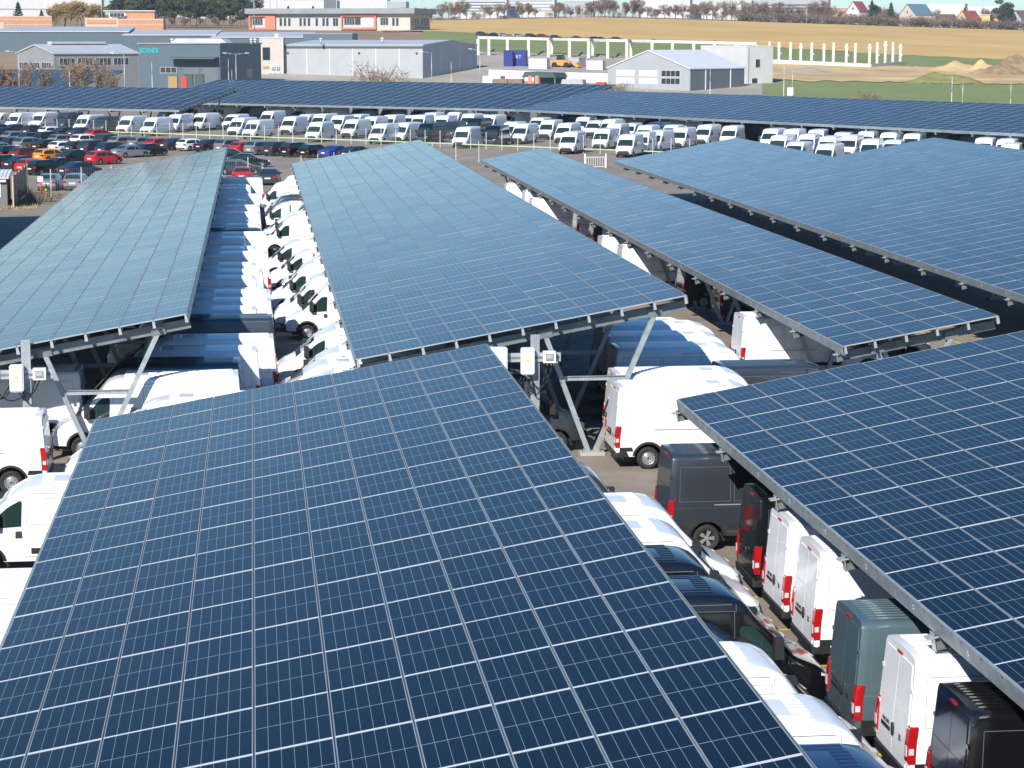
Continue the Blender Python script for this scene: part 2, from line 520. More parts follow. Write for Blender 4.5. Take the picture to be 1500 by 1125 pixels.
prng = random.Random(99)
def canopy(label, x0, y0, z0, ncol, nrow, ang=0.0, frames=None, base=7.5, tops=(6.0, 9.5), group='solar canopies over the van lot',
           npart=100, simple=False, tilt=TILT):
    root = thing('solar_canopy', label, 'solar canopy', (x0, y0, 0), ang, group)
    ct, st = math.cos(tilt), math.sin(tilt)
    RW = Matrix.Translation((x0, y0, 0)) @ Matrix.Rotation(ang, 4, 'Z')
    RT = Matrix.Translation((0, 0, z0)) @ Matrix.Rotation(-tilt, 4, 'Y')     # canopy plane to local
    cells = []
    for c in range(ncol):
        for r in range(nrow):
            loc = RT @ Vector((c * PITCHX + .01, r * PITCHY, 0))
            wp = RW @ (RT @ Vector((c * PITCHX + .5, (r + .5) * PITCHY, 0)))
            px, py, d = project(wp)
            vis = -30 < px < 1530 and -30 < py < 1150
            cells.append((0 if vis else 1, (wp - Vector((0, 0, CAM_H))).length, loc))
    cells.sort(key=lambda q: q[:2])
    for _, _, loc in cells[:npart]:
        link('solar_panel', PANEL_ME, root, loc, (prng.gauss(0, .0014), -tilt + prng.gauss(0, .0014), 0))
    rest = cells[npart:]
    if rest:
        mb = MB()
        for _, _, loc in rest: add_panel(mb, Matrix.Translation(loc) @ Matrix.Rotation(-tilt + prng.gauss(0, .0014), 4, 'Y') @ Matrix.Rotation(prng.gauss(0, .0014), 4, 'X'))
        tag(mb.build('solar_panel', PMATS, root, fix=False), kind='stuff')
    Wd, Ln = ncol * PITCHX, nrow * PITCHY
    # purlins
    mb = MB()
    for x in (-.025, .025):
        pass
    mb.box(-.03, .03, -.04, Ln + .04, -.20, -.04, 0)
    for y in (-.045, Ln + .045):
        s = -1 if y < 0 else 1
        mb.prism([(-.035, -.045), (.035, -.045), (.05, -.26), (-.05, -.26)], y, y + s * .012, 1)
    me = mb.mesh('purlin', [M['galv_dark'], M['alu']], fix=True)
    for c in range(ncol + 1):
        link('purlin', me, root, RT @ Vector((min(max(c * PITCHX, .05), Wd - .05), 0, 0)), (0, -tilt, 0))
    # low and high edge sections
    mb = MB()
    mb.box(-.035, -.025, 0, Ln, -.30, -.012); mb.box(-.035, .03, 0, Ln, -.012, -.002 - .004)
    mb.box(-.035, .05, 0, Ln, -.312, -.30)
    for k in range(int(Ln / 1.05)):
        mb.box(-.042, -.035, k * 1.05 + .5, k * 1.05 + .53, -.06, -.03, 1)
        if k % 3 == 0:
            mb.box(-.042, -.035, k * 1.05 + .2, k * 1.05 + .225, -.2, -.175, 2); mb.box(-.042, -.035, k * 1.05 + .2, k * 1.05 + .225, -.14, -.115, 2)
    link('edge_gutter', mb.mesh('edge_gutter', [M['galv'], M['black'], M['alu_white']], fix=True), root, (0, 0, z0), (0, -tilt, 0))
    mb = MB()
    mb.box(Wd + .012, Wd + .022, 0, Ln, -.22, -.005); mb.box(Wd - .05, Wd + .022, 0, Ln, -.232, -.22)
    link('edge_fascia', mb.mesh('edge_fascia', [M['galv']], fix=True), root, (0, 0, z0), (0, -tilt, 0))
    # supporting frames
    if frames is None:
        frames = [.5 + 6.0 * k for k in range(int((Ln - .5) / 6.0) + 1)]
    up = Vector((-st, 0, ct))
    mr = MB()
    a = RT @ Vector((-.1, 0, -.42)); b_ = RT @ Vector((Wd + .02, 0, -.36))
    mr.ibeam(a, b_, .16, .30, .014, 0, up)
    q = RT @ Vector((-.11, 0, -.42))
    mr.bar(q - Vector((ct, 0, st)) * .012, q, .22, .34, 1, up)
    q2 = RT @ Vector((-.14, 0, -.33)); 
    mr.bar(q2 - Vector((.1, 0, .02)), q2 + Vector((.1, 0, .02)), .26, .018, 1, up)
    rme = mr.mesh('rafter', [M['galv_dark'], M['alu']], fix=True)
    legs = []
    for tx in tops:
        m = MB()
        zt = z0 + tx * math.tan(tilt) - .52
        m.ibeam((base + (.12 if tx > base else -.12), 0, .12), (tx, 0, zt + .05), .15, .16, .02, 0, (0, 1, 0))
        m.bar((tx - .22, 0, zt + .05), (tx + .22, 0, zt + .05 + .44 * math.tan(tilt)), .17, .26, 1, (0, 0, 1))
        legs.append(m.mesh('leg', [M['galv'], M['galv_dark']], fix=True))
    m = MB()
    f = .62
    za = .15 + f * (z0 + tops[0] * math.tan(tilt) - .6)
    xa = base + (tops[0] - base) * f; xb = base + (tops[1] - base) * f * .93
    m.ibeam((xa, 0, za), (xb, 0, za), .12, .14, .016)
    tme = m.mesh('tie_beam', [M['galv']], fix=True)
    m = MB()
    m.box(base - .4, base + .4, -.28, .28, 0, .1, 0); m.box(base - .3, base + .3, -.16, .16, .1, .125, 1)
    for sx in (-1, 1):
        for sy in (-1, 1): m.tube((base + sx * .24, sy * .11, .125), (base + sx * .24, sy * .11, .17), .018, n=6, mi=1)
    bme = m.mesh('footing', [M['concrete'], M['galv']], fix=True)
    for y in frames:
        r = link('support_frame', rme, root, (0, y, 0))
        for lm in legs: link('leg', lm, r)
        link('tie_beam', tme, r); link('footing', bme, r)
    return root

G1 = 'solar canopies over the van lot'
cA = canopy('solar canopy nearest the camera, filling the bottom left with large dark panels', -4.30, 60.11 - 21 * 2.1, 3.10, 10, 21,
            frames=[.5 + 6 * k + .9 for k in range(8)])
cD = canopy('dark solar canopy at right with vans backed under its low grey gutter', 11.55, 61.23 - 20 * 2.1, 3.19, 12, 20,
            frames=[41.77 - 6.0 * k for k in range(7)], base=8.5, tops=(7.0, 10.5))
cB = canopy('long solar canopy in the middle whose near end carries inverter cabinets on a post', 3.02, 69.87, 3.24, 10, 55)
cE = canopy('narrow solar canopy only five panels wide right of the long middle canopy', 19.05, 71.89, 3.14, 5, 57,
            frames=[.6 + 6.1 * k for k in range(20)], base=2.55, tops=(1.3, 3.8))
cF = canopy('pale greyish solar canopy along the left edge beside the car park', -12.57, 70.44, 2.80, 10, 54)
cG = canopy('wide solar canopy at right beyond the narrow five panel canopy', 29.95, 75.0, 3.14, 10, 54)
cH = canopy('darker blue solar canopy at the far right behind the wide canopy', 46.6, 84.0, 3.14, 10, 49)
canopy('unseen solar canopy added left of the pale greyish canopy, shading the lane by the hut', -30.0, 102.0, 3.14, 10, 31, npart=4)  # stands out of view, added only to cast the shadow on the lane

# ------------------------------------------------------------------ lofted vehicles
def smooth_tab(tab, r=.12):
    """soften the corners of a piecewise profile"""
    def f(x):
        return sum(interp(tab, x + d * r) * q for d, q in ((-1, .15), (-.5, .22), (0, .26), (.5, .22), (1, .15)))
    return f

class Shell:
    def __init__(s, ztop, wfac, wmax, zbot, belt, k, rc, crown=.03, shear=None, step=.018):
        s.ztop, s.wfac, s.wmax, s.zbot, s.belt, s.k, s.rc, s.crown, s.step = ztop, wfac, wmax, zbot, belt, k, rc, crown, step
        s.shear = shear or (lambda x, z: 0.0)
    def hw(s, x, z):
        w = s.wmax * s.wfac(x)
        if z < s.zbot + .25: w -= .05 * (1 - (z - s.zbot) / .25)
        if z > s.belt: w -= s.step + s.k * (z - s.belt)
        return w
    def section(s, x):
        zt = s.ztop(x); zb = s.zbot
        rc = min(s.rc, (zt - zb) * .3)
        zs = [zb, zb + .08, zb + .25, (zb + s.belt) / 2, s.belt - .02, s.belt, s.belt + .02, s.belt + .3, s.belt + .7, zt - rc]
        out = []
        lim = zt - rc
        n = len(zs)
        for i, z in enumerate(zs):
            z = min(z, lim - .004 * (n - 1 - i))
            out.append((max(s.hw(x, z), .05), z))
        we = out[-1][0]
        for t in (22, 45, 68, 90):
            a = R(t)
            out.append((we - rc * (1 - math.cos(a)), lim + rc * math.sin(a) - s.crown * .3))
        wt = out[-1][0]
        for q in (.66, .33, 0.0):
            out.append((wt * q, zt - s.crown * .3 + s.crown * .3 * (1 - q * q)))
        return out
    def mesh_into(s, mb, xs, mi=0, off=0.0):
        rings = []
        for x in xs:
            sec = s.section(x)
            pts = [(x + s.shear(x, z), -y, z) for y, z in sec] + [(x + s.shear(x, z), y, z) for y, z in sec[-2::-1]]
            rings.append([mb.vert(p) for p in pts])
        n = len(rings[0])
        for a, b in zip(rings, rings[1:]):
            for k in range(n - 1): mb.face((a[k], a[k + 1], b[k + 1], b[k]), mi, None, True)
            mb.face((a[n - 1], a[0], b[0], b[n - 1]), mi)
        mb.face(rings[0], mi); mb.face(rings[-1][::-1], mi)
    def side_pt(s, x, z, sgn, off=.008):
        return (x + s.shear(x, z), sgn * (s.hw(x, z) + off), z)
    def side_patch(s, mb, outline, sgn, off=.008, mi=0, thick=None):
        """flat-ish patch on the flank given its (x, z) outline"""
        pts = [s.side_pt(x, z, sgn, off) for x, z in outline]
        mb.poly(pts if sgn < 0 else pts[::-1], mi)
        if thick:
            inn = [s.side_pt(x, z, sgn, off - thick) for x, z in outline]
            n = len(pts)
            for k in range(n): mb.poly([pts[k], pts[(k + 1) % n], inn[(k + 1) % n], inn[k]], mi)
    def side_line(s, mb, pts, sgn, wd, off=.004, mi=0):
        for (xa, za), (xb, zb) in zip(pts, pts[1:]):
            dx, dz = xb - xa, zb - za
            L = math.hypot(dx, dz) or 1
            nx, nz = -dz / L * wd / 2, dx / L * wd / 2
            q = [(xa + nx, za + nz), (xb + nx, zb + nz), (xb - nx, zb - nz), (xa - nx, za - nz)]
            s.side_patch(mb, q, sgn, off, mi)
    def top_patch(s, mb, x0, x1, f0, f1, off=.008, mi=0, n=6, w=9):
        """patch over the top surface between x0 and x1; f0, f1: half-width share at both ends"""
        g = []
        for i in range(n + 1):
            x = x0 + (x1 - x0) * i / n
            f = f0 + (f1 - f0) * i / n
            zt = s.ztop(x); rc = min(s.rc, (zt - s.zbot) * .3)
            wt = s.hw(x, zt - rc) - rc
            d = .02
            sl = (s.ztop(x + d) - s.ztop(x - d)) / (2 * d)
            nl = math.hypot(1, sl)
            row = []
            for j in range(w):
                q = -1 + 2 * j / (w - 1)
                y = wt * f * q
                zz = zt - s.crown * .3 * (f * q) ** 2
                row.append(mb.vert((x - sl / nl * off + s.shear(x, zt), y, zz + off / nl)))
            g.append(row)
        for a, b in zip(g, g[1:]):
            for k in range(w - 1): mb.face((a[k], b[k], b[k + 1], a[k + 1]), mi, None, True)

def wheel_meshes(rt, wd, rr, style):
    t = MB()
    h = wd / 2
    t.lathe([(rr - .01, -h + .02), (rt - .05, -h), (rt - .012, -h + .03), (rt, -h * .5), (rt, h * .5), (rt - .012, h - .03), (rt - .05, h), (rr - .01, h - .02)], 28, 0, 'Y', True)
    tyre = t.mesh('tyre', [M['rubber']], 50, True)
    r = MB()
    if style == 'steel':
        r.lathe([(rr, -h + .02), (rr - .02, -h + .03), (rr - .045, -h + .07), (rr * .62, -h + .045), (rr * .5, -h + .07), (rr * .3, -h + .03), (.05, -h + .015), (.001, -h + .015)], 28, 0)
        for k in range(12):
            a = 2 * math.pi * k / 12
            c = Vector((math.cos(a) * rr * .76, -h + .052, math.sin(a) * rr * .76))
            r.tube(c, c + Vector((0, .02, 0)), .016, n=6, mi=1)
        r.tube((0, -h + .012, 0), (0, -h + .03, 0), .032, n=10, mi=1)
    else:
        r.lathe([(rr, -h + .015), (rr - .025, -h + .02), (rr - .03, -h + .09), (.07, -h + .1), (.001, -h + .1)], 28, 1)
        for k in range(5):
            a = 2 * math.pi * k / 5
            ca, sa = math.cos(a), math.sin(a)
            for d in (-.16, .16):
                r.bar((ca * .03, -h + .04, sa * .03), (math.cos(a + d) * (rr - .02), -h + .035, math.sin(a + d) * (rr - .02)), .045, .03, 0, (0, 1, 0))
        r.tube((0, -h + .015, 0), (0, -h + .06, 0), .05, n=10, mi=0)
    rim = r.mesh('rim', [M['rim'], M['rim_dark'] if style == 'steel' else M['black']], 40, True)
    return tyre, rim

def add_wheels(root, xf, xr, y, tyre, rim, rt):
    for x in (xf, xr):
        for sgn in (-1, 1):
            wobj = link('wheel', None, root) if False else None
            t = link('wheel', tyre, root, (x, sgn * y, rt), (0, 0, 0 if sgn < 0 else math.pi))
            link('rim', rim, t)

def cut_arches(me, cuts, name, mats):
    """boolean the wheel arches out of a body mesh (once per prototype)"""
    ob = bpy.data.objects.new('tmp', me)
    COL.objects.link(ob)
    cm = MB()
    for x, r, z in cuts:
        c0 = MB()
        cm.lathe([(.0005, -2), (r, -2), (r, 2), (.0005, 2)], 28, 0, 'Y', True, (x, 0, z))
    cme = cm.mesh('cutter', [M['black']], None, True)
    co = bpy.data.objects.new('cutter', cme)
    COL.objects.link(co)
    md = ob.modifiers.new('b', 'BOOLEAN')
    md.operation = 'DIFFERENCE'; md.solver = 'EXACT'; md.object = co
    md.material_mode = 'TRANSFER'
    dg = bpy.context.evaluated_depsgraph_get()
    out = bpy.data.meshes.new_from_object(ob.evaluated_get(dg), depsgraph=dg)
    bpy.data.objects.remove(ob); bpy.data.objects.remove(co)
    out.name = name
    out.set_sharp_from_angle(angle=R(32))
    return out

def paint(name, col, rough=.28, metal=0.0, coat=.6):
    return mat('paint_' + name, col, rough, metal, .5, coat=coat, noise=(1.6, .05))
P = {'white': paint('white', (.78, .79, .80), .35), 'grey': paint('dark_grey', (.055, .068, .085), .34, .55), 'black': paint('black', (.006, .006, .007), .18),
     'slate': paint('slate_green', (.075, .115, .13), .35, .1), 'blue': paint('dark_blue', (.012, .03, .085), .25, .2), 'silver': paint('silver', (.42, .44, .46), .3, .7),
     'red': paint('red', (.5, .015, .02), .25), 'maroon': paint('dark_red', (.16, .02, .022), .28, .1), 'orange': paint('orange', (.75, .27, .01), .28),
     'beige': paint('beige', (.38, .34, .28), .32, .5), 'navy': paint('navy', (.01, .016, .035), .25, .2), 'brightblue': paint('bright_blue', (.01, .06, .34), .25, .1)}

def set_paint(o, m):
    """object-level material in the first slot, so copies share the mesh"""
    if o.data and len(o.material_slots):
        s = o.material_slots[0]
        s.link = 'OBJECT'; s.material = m

WHEEL_S = wheel_meshes(.345, .235, .215, 'steel')
WHEEL_A = wheel_meshes(.35, .235, .225, 'alloy')

# -------- panel van prototypes
def make_van(L, H, detail, alloy=False):
    xr, xf = -L / 2, L / 2
    zt = smooth_tab([(xr - 1, H), (xr + 3.0, H + .015), (xf - 2.25, H), (xf - 2.0, H - .04), (xf - 1.75, H - .16), (xf - 1.47, min(2.02, H - .33)), (xf - .82, 1.36), (xf - .70, 1.27), (xf - .28, 1.08),
                     (xf - .07, .92), (xf + .05, .62)], .07)
    wf = lambda x: interp([(xr, .985), (xr + .08, 1.0), (xf - 1.0, 1.0), (xf - .5, .975), (xf - .2, .91), (xf - .05, .8), (xf, .68)], x)
    sh = lambda x, z: (.13 * max(0, z - .9) / 1.6 * max(0, 1 - (x - xr) / .5)) if x < xr + .5 else 0.0
    B = Shell(zt, wf, 1.02, .40, 1.14, .055, .15, .09, sh)
    mb = MB()
    xs = [xr, xr + .02, xr + .07, xr + .2, xr + .5, xr + 1.1, xr + 1.5, xr + 1.9, xr + 2.5, xr + 3.0, xf - 2.5]
    x = xf - 2.35
    while x < xf - .1: xs.append(x); x += .07 if detail else .14
    xs += [xf - .08, xf - .04, xf]
    B.mesh_into(mb, xs)
    wxf, wxr = xf - .95, xr + 1.02
    me = mb.mesh('body', [P['white'], M['black'], M['seam']], None, True)
    body_me = cut_arches(me, [(wxf, .43, .37), (wxr, .43, .37)], 'van_body', None)
    root = bpy.data.objects.new('panel_van', None)
    COL.objects.link(root)
    body = link('body', body_me, root)
    # body trim as part of the shell: seams, ribs
    tr = MB()
    for sg in (-1, 1):
        wid = .009
        if detail:
            zt_ = H - .33
            for xa, xb in ((xr + .28, xr + 1.62), (xr + 1.72, xf - 2.98), (xf - 2.9, xf - 1.95)):
                B.side_line(tr, [(xa, 1.32), (xb, 1.32), (xb, zt_), (xa, zt_), (xa, 1.32)], sg, wid)
            B.side_line(tr, [(xf - 1.92, H - .2), (xf - 1.92, .5)], sg, wid)
            B.side_line(tr, [(xf - 2.93, H - .2), (xf - 2.93, .5)], sg, wid)
            B.side_line(tr, [(xf - .88, 1.2), (xf - .98, .82)], sg, wid)
            B.side_line(tr, [(xr + .03, H - .22), (xf - 2.0, H - .2)], sg, .014)
            B.side_line(tr, [(xf - 1.92, .52), (xr + 1.5, .52)], sg, wid)
        else:
            B.side_line(tr, [(xf - 1.92, H - .2), (xf - 1.92, .5)], sg, .02)
            B.side_line(tr, [(xr + .3, 1.3), (xf - 2.0, 1.3)], sg, .02)
    link('body_seams', tr.mesh('body_seams', [M['seam']]), root)
    rb = MB()
    if detail:
        for k in range(-4, 5):
            y = k * .165
            zr = H + .012 - .027 * (y / .8) ** 2
            for xa, xb in ((xr + .28, xf - 3.0), (xf - 2.62, xf - 2.28)) if abs(k) < 3 else ((xr + .28, xf - 2.3),):
                rb.hexa([(xa, y - .045, zr - .02), (xb, y - .045, zr - .02), (xb, y + .045, zr - .02), (xa, y + .045, zr - .02),
                         (xa + .04, y - .028, zr + .012), (xb - .04, y - .028, zr + .012), (xb - .04, y + .028, zr + .012), (xa + .04, y + .028, zr + .012)])
    else:
        for k in (-3, -1, 1, 3):
            y = k * .19; zr = H + .012 - .027 * (y / .8) ** 2
            rb.box(xr + .28, xf - 2.4, y - .05, y + .05, zr - .02, zr + .012)
    link('roof_ribs', rb.mesh('roof_ribs', [P['white']], None, True), root)
    # glass
    g = MB(); B.top_patch(g, xf - 1.45, xf - .88, .97, 1.06, .01)
    link('windscreen', g.mesh('windscreen', [M['glass']]), root)
    for sg in (-1, 1):
        g = MB()
        win = [(xf - 1.82, 1.28), (xf - 1.12, 1.24), (xf - 1.04, 1.32), (xf - 1.3, 1.60), (xf - 1.48, 1.80), (xf - 1.60, 1.90), (xf - 1.82, 1.92), (xf - 1.85, 1.86)]
        B.side_patch(g, [(x_, min(z_, zt(x_) - .22)) for x_, z_ in win], sg, .012)
        wn = link('side_window', g.mesh('side_window', [M['glass']]), root)
        if detail:
            g = MB(); B.side_line(g, [(xf - 1.42, 1.27), (xf - 1.42, min(1.72, zt(xf - 1.42) - .26))], sg, .03, .016)
            link('window_bar', g.mesh('window_bar', [M['black']]), wn)
        # lamps
        g = MB()
        yb = B.hw(xf - .2, .95)
        g.hexa([(xf - .4, sg * (yb - .20), .93), (xf + .0, sg * (yb - .40), .86), (xf - .1, sg * (yb - .02), .86), (xf - .52, sg * (yb + .055), .93),
                (xf - .66, sg * (yb - .16), 1.17), (xf - .38, sg * (yb - .26), 1.12), (xf - .5, sg * (yb - .05), 1.12), (xf - .82, sg * (yb + .035), 1.17)])
        link('headlight', g.mesh('headlight', [M['lamp']], None, True), root)
        g = MB()
        yo = B.hw(xr + .1, 1.0)
        ya, yb_ = yo - .14, yo + .012
        prof = [(.70, .0), (.76, .02), (1.0, .03), (1.27, .024), (1.36, .0)]
        for (z0, o0), (z1, o1) in zip(prof, prof[1:]):
            s0, s1_ = sh(xr, z0), sh(xr, z1)
            g.hexa([(xr - .008 - o0 + s0, sg * ya, z0), (xr - .008 - o0 * .7 + s0, sg * (yb_ + o0 * .25), z0), (xr + .13 + s0, sg * (yb_ + .004), z0), (xr + .13 + s0, sg * ya, z0),
                    (xr - .008 - o1 + s1_, sg * ya, z1), (xr - .008 - o1 * .7 + s1_, sg * (yb_ + o1 * .25), z1), (xr + .13 + s1_, sg * (yb_ + .004), z1), (xr + .13 + s1_, sg * ya, z1)], 0)
        zl = .93; s0 = sh(xr, zl)
        g.box(xr - .042 + s0, xr - .02 + s0, min(sg * (ya + .03), sg * (yb_ - .02)), max(sg * (ya + .03), sg * (yb_ - .02)), zl - .09, zl + .09, 1)
        g.box(xr + .0 + s0, xr + .09 + s0, min(sg * (yb_ - .02), sg * (yb_ + .016)), max(sg * (yb_ - .02), sg * (yb_ + .016)), zl - .06, zl + .05, 1)
        link('tail_light', g.mesh('tail_light', [M['tail'], M['lamp']], None, True), root)
        # mirror
        g = MB()
        ym = B.hw(xf - 1.2, 1.3)
        a, b = sorted((sg * (ym + .08), sg * (ym + .30)))
        g.box(xf - 1.23, xf - 1.05, a, b, 1.32, 1.72, 0)
        a, b = sorted((sg * (ym - .04), sg * (ym + .1)))
        g.box(xf - 1.2, xf - 1.1, a, b, 1.3, 1.4, 0)
        link('wing_mirror', g.mesh('wing_mirror', [M['black']], None, True), root)
        if detail:
            g = MB(); B.side_patch(g, [(xf - 1.98 + .14, 1.0), (xf - 1.98 + .3, 1.0), (xf - 1.98 + .3, 1.16), (xf - 1.98 + .14, 1.16)], sg, .02, thick=.03)
            link('door_handle', g.mesh('door_handle', [M['black']]), root)
            g = MB(); B.side_patch(g, [(xr + 1.55, .60), (xf - 2.05, .60), (xf - 2.05, .74), (xr + 1.55, .74)], sg, .018, thick=.03)
            B.side_patch(g, [(xr + .12, .58), (xr + .55, .58), (xr + .50, .70), (xr + .12, .70)], sg, .018, thick=.03)
            link('side_moulding', g.mesh('side_moulding', [M['black']]), root)
            g = MB(); B.side_line(g, [(xr + 1.2, 1.23), (xf - 2.95, 1.23)], sg, .03, .012)
            link('door_rail', g.mesh('door_rail', [M['grey_plastic']]), root)
            for wx in (wxf, wxr):
                g = MB()
                pr = [(.43 * math.cos(R(t)) + wx, .43 * math.sin(R(t)) + .37) for t in range(5, 180, 14)]
                po = [(.50 * math.cos(R(t)) + wx, .50 * math.sin(R(t)) + .37) for t in range(5, 180, 14)]
                for k in range(len(pr) - 1): B.side_patch(g, [po[k], po[k + 1], pr[k + 1], pr[k]], sg, .016)
                link('arch_trim', g.mesh('arch_trim', [M['black']]), root)
    # front end
    g = MB()
    g.hexa([(xf - .3, -.86, .36), (xf + .03, -.70, .36), (xf + .03, .70, .36), (xf - .3, .86, .36), (xf - .3, -.87, .66), (xf + .05, -.72, .66), (xf + .05, .72, .66), (xf - .3, .87, .66)], 0)
    g.hexa([(xf - .04, -.62, .66), (xf + .045, -.62, .66), (xf + .045, .62, .66), (xf - .04, .62, .66), (xf - .1, -.56, .82), (xf + .0, -.56, .82), (xf + .0, .56, .82), (xf - .1, .56, .82)], 0)
    link('front_bumper', g.mesh('front_bumper', [M['black']], None, True), root)
    g = MB(); B.top_patch(g, xf - .94, xf - .76, 1.04, 1.04, .012, 0, 2)
    if detail:
        for y0, y1 in ((-.75, -.05), (.05, .7)): g.bar((xf - .96, y0, 1.405), (xf - 1.12, y1, 1.56), .02, .02, 0)
    link('windscreen_cowl', g.mesh('windscreen_cowl', [M['black']]), root)
    if detail:
        g = MB(); g.box(xf - .46, xf - .14, -.3, .3, 1.09, 1.105); 
    # rear end
    s1 = lambda z: sh(xr, z)
    for sg in (-1, 1):
        g = MB()
        y0, y1 = sorted((sg * .008, sg * (B.hw(xr, 1.2) - .12)))
        zt_ = H - .16
        yt0, yt1 = sorted((sg * .008, sg * (B.hw(xr, zt_) - .14)))
        g.hexa([(xr - .012, y0, .58), (xr + .05, y0, .58), (xr + .05, y1, .58), (xr - .012, y1, .58),
                (xr - .012 + s1(1.1), y0, 1.1), (xr + .05 + s1(1.1), y0, 1.1), (xr + .05 + s1(1.1), y1, 1.1), (xr - .012 + s1(1.1), y1, 1.1)])
        g.hexa([(xr - .012 + s1(1.11), y0, 1.112), (xr + .05 + s1(1.1), y0, 1.112), (xr + .05 + s1(1.1), y1, 1.112), (xr - .012 + s1(1.11), y1, 1.112),
                (xr - .012 + s1(1.62), y0, 1.62), (xr + .05 + s1(1.62), y0, 1.62), (xr + .05 + s1(1.62), y1, 1.62), (xr - .012 + s1(1.62), y1, 1.62)])
        g.hexa([(xr - .012 + s1(1.63), y0, 1.632), (xr + .05 + s1(1.63), y0, 1.632), (xr + .05 + s1(1.63), y1, 1.632), (xr - .012 + s1(1.63), y1, 1.632),
                (xr - .012 + s1(zt_), yt0, zt_), (xr + .05 + s1(zt_), yt0, zt_), (xr + .05 + s1(zt_), yt1, zt_), (xr - .012 + s1(zt_), yt1, zt_)])
        d = link('rear_door', g.mesh('rear_door', [P['white']], None, True), root)
        if detail:
            h = MB()
            if sg > 0: h.box(xr - .03, xr - .01, .12, .62, .96, 1.02)         # plate garnish on the left door
            else:
                h.prism([(-.10 + .045 * math.cos(R(t)), 1.06 + .12 * math.sin(R(t))) for t in range(0, 360, 30)], xr - .045, xr - .01, 0, 'YZ')
            link('handle', h.mesh('handle', [M['black']], None, True), d)
            h = MB()
            for z in (.72, 1.3, 1.95):
                ys = sorted((sg * (B.hw(xr, z) - .1), sg * (B.hw(xr, z) + .012)))
                h.box(xr - .02 + s1(z), xr + .03 + s1(z), ys[0], ys[1], z - .035, z + .035)
            link('hinge', h.mesh('hinge', [P['white']], None, True), d)
            tx, sz, yy, zz = ('DUCATO', .10, .60, 1.05) if sg > 0 else ('35', .15, -.42, .97)
            cu = bpy.data.curves.new('t', 'FONT'); cu.body = tx; cu.size = sz; cu.extrude = .003
            to = bpy.data.objects.new('t', cu); COL.objects.link(to)
            dg = bpy.context.evaluated_depsgraph_get(); tm_ = bpy.data.meshes.new_from_object(to.evaluated_get(dg)); bpy.data.objects.remove(to)
            tm_.materials.clear(); tm_.materials.append(M['black'])
            link('badge', tm_, d, (xr - .018 + s1(zz), yy, zz), (math.pi / 2, 0, -math.pi / 2))
    if detail:
        g = MB(); g.box(xr - .03 + s1(H - .1), xr + .1 + s1(H - .1), -.14, .14, H - .135, H - .1)
        link('brake_light', g.mesh('brake_light', [M['tail']], None, True), root)
    g = MB()
    g.hexa([(xr - .03, -.98, .38), (xr + .42, -1.0, .40), (xr + .42, 1.0, .40), (xr - .03, .98, .38), (xr - .05, -.98, .56), (xr + .3, -1.025, .66), (xr + .3, 1.025, .66), (xr - .05, .98, .56)])
    link('rear_bumper', g.mesh('rear_bumper', [M['black']], None, True), root)
    # underbody so nothing shows through the arches
    g = MB(); g.box(xr + .3, xf - .3, -.7, .7, .22, .42)
    link('underbody', g.mesh('underbody', [M['black']], None, True), root)
    ty, rm = WHEEL_A if alloy else WHEEL_S
    add_wheels(root, wxf, wxr, .875, ty, rm, .345)
    return root

PAINTED = ('body', 'roof_ribs', 'rear_door', 'hinge')
def recolour(o, m, names=PAINTED):
    for c in o.children:
        if c.name.split('.')[0] in names: set_paint(c, m)
        for d in c.children:
            if d.name.split('.')[0] in names: set_paint(d, m)

VAN = {}
for key, a in {'tall': (6.0, 2.54, True), 'low': (5.4, 2.28, True), 'tall_far': (6.0, 2.54, False), 'low_far': (5.4, 2.28, False), 'long': (6.36, 2.76, True),
               'tall_alloy': (6.0, 2.54, True, True)}.items():
    VAN[key] = make_van(*a)
    VAN[key].location = (0, -400, 0)
USED = set()
def van(kind, colour, x, y, head, label, group, jitter=0.0, name='panel_van'):
    """head: +1 nose towards +x, -1 nose towards -x (or an angle)"""
    o = copy_tree(VAN[kind])
    o.name = name
    ang = {1: 0.0, -1: math.pi}.get(head, head)
    o.location = (x, y, 0)
    o.rotation_euler = (0, 0, ang + jitter)
    if colour != 'white': 
        for c in o.children:
            b = c.name.split('.')[0]
            if b in PAINTED: set_paint(c, P[colour])
            for d in c.children:
                if d.name.split('.')[0] in PAINTED: set_paint(d, P[colour])
    tag(o, label, 'van', group)
    USED.add(kind)
    return o

rng = random.Random(7)
CN = {'white': 'white', 'grey': 'dark grey', 'black': 'black', 'slate': 'slate green', 'blue': 'dark blue'}
GV = {'D': 'vans backed under the right canopy', 'A': 'vans with noses out from under the nearest canopy', 'R1': 'vans parked tails out under the pale left canopy',
      'R2': 'vans parked noses out under the long middle canopy', 'R4': 'vans between the middle and narrow canopies', 'R5': 'vans backed under the narrow canopy'}

# right canopy, rears towards the camera side aisle
for kind, colr, x, y, lab in (
    ('tall_alloy', 'grey', 13.4, 57.2, 'dark grey van with black alloy wheels, alone beside the gap before the right canopy'),
    ('tall', 'black', 14.45, 51.7, 'glossy black doored van showing its red tail light beside two white vans'),
    ('tall', 'white', 14.45, 48.8, 'white van just right of the glossy black van, its rear doors partly shaded'),
    ('tall', 'white', 14.4, 45.8, 'white van between another white van and the slate green van'),
    ('tall', 'slate', 13.75, 40.2, 'slate green van with ribbed roof under the right canopy edge'),
    ('tall', 'white', 14.0, 37.6, 'tall white van between the slate green van and the black van'),
    ('tall', 'black', 14.0, 34.5, 'black van at the lower right corner, nearest under the right canopy'),
    ('tall', 'grey', 14.6, 31.6, 'dark grey van in front of the black corner van')):
    van(kind, colr, x, y, 1, lab, GV['D'], rng.uniform(-.01, .01))
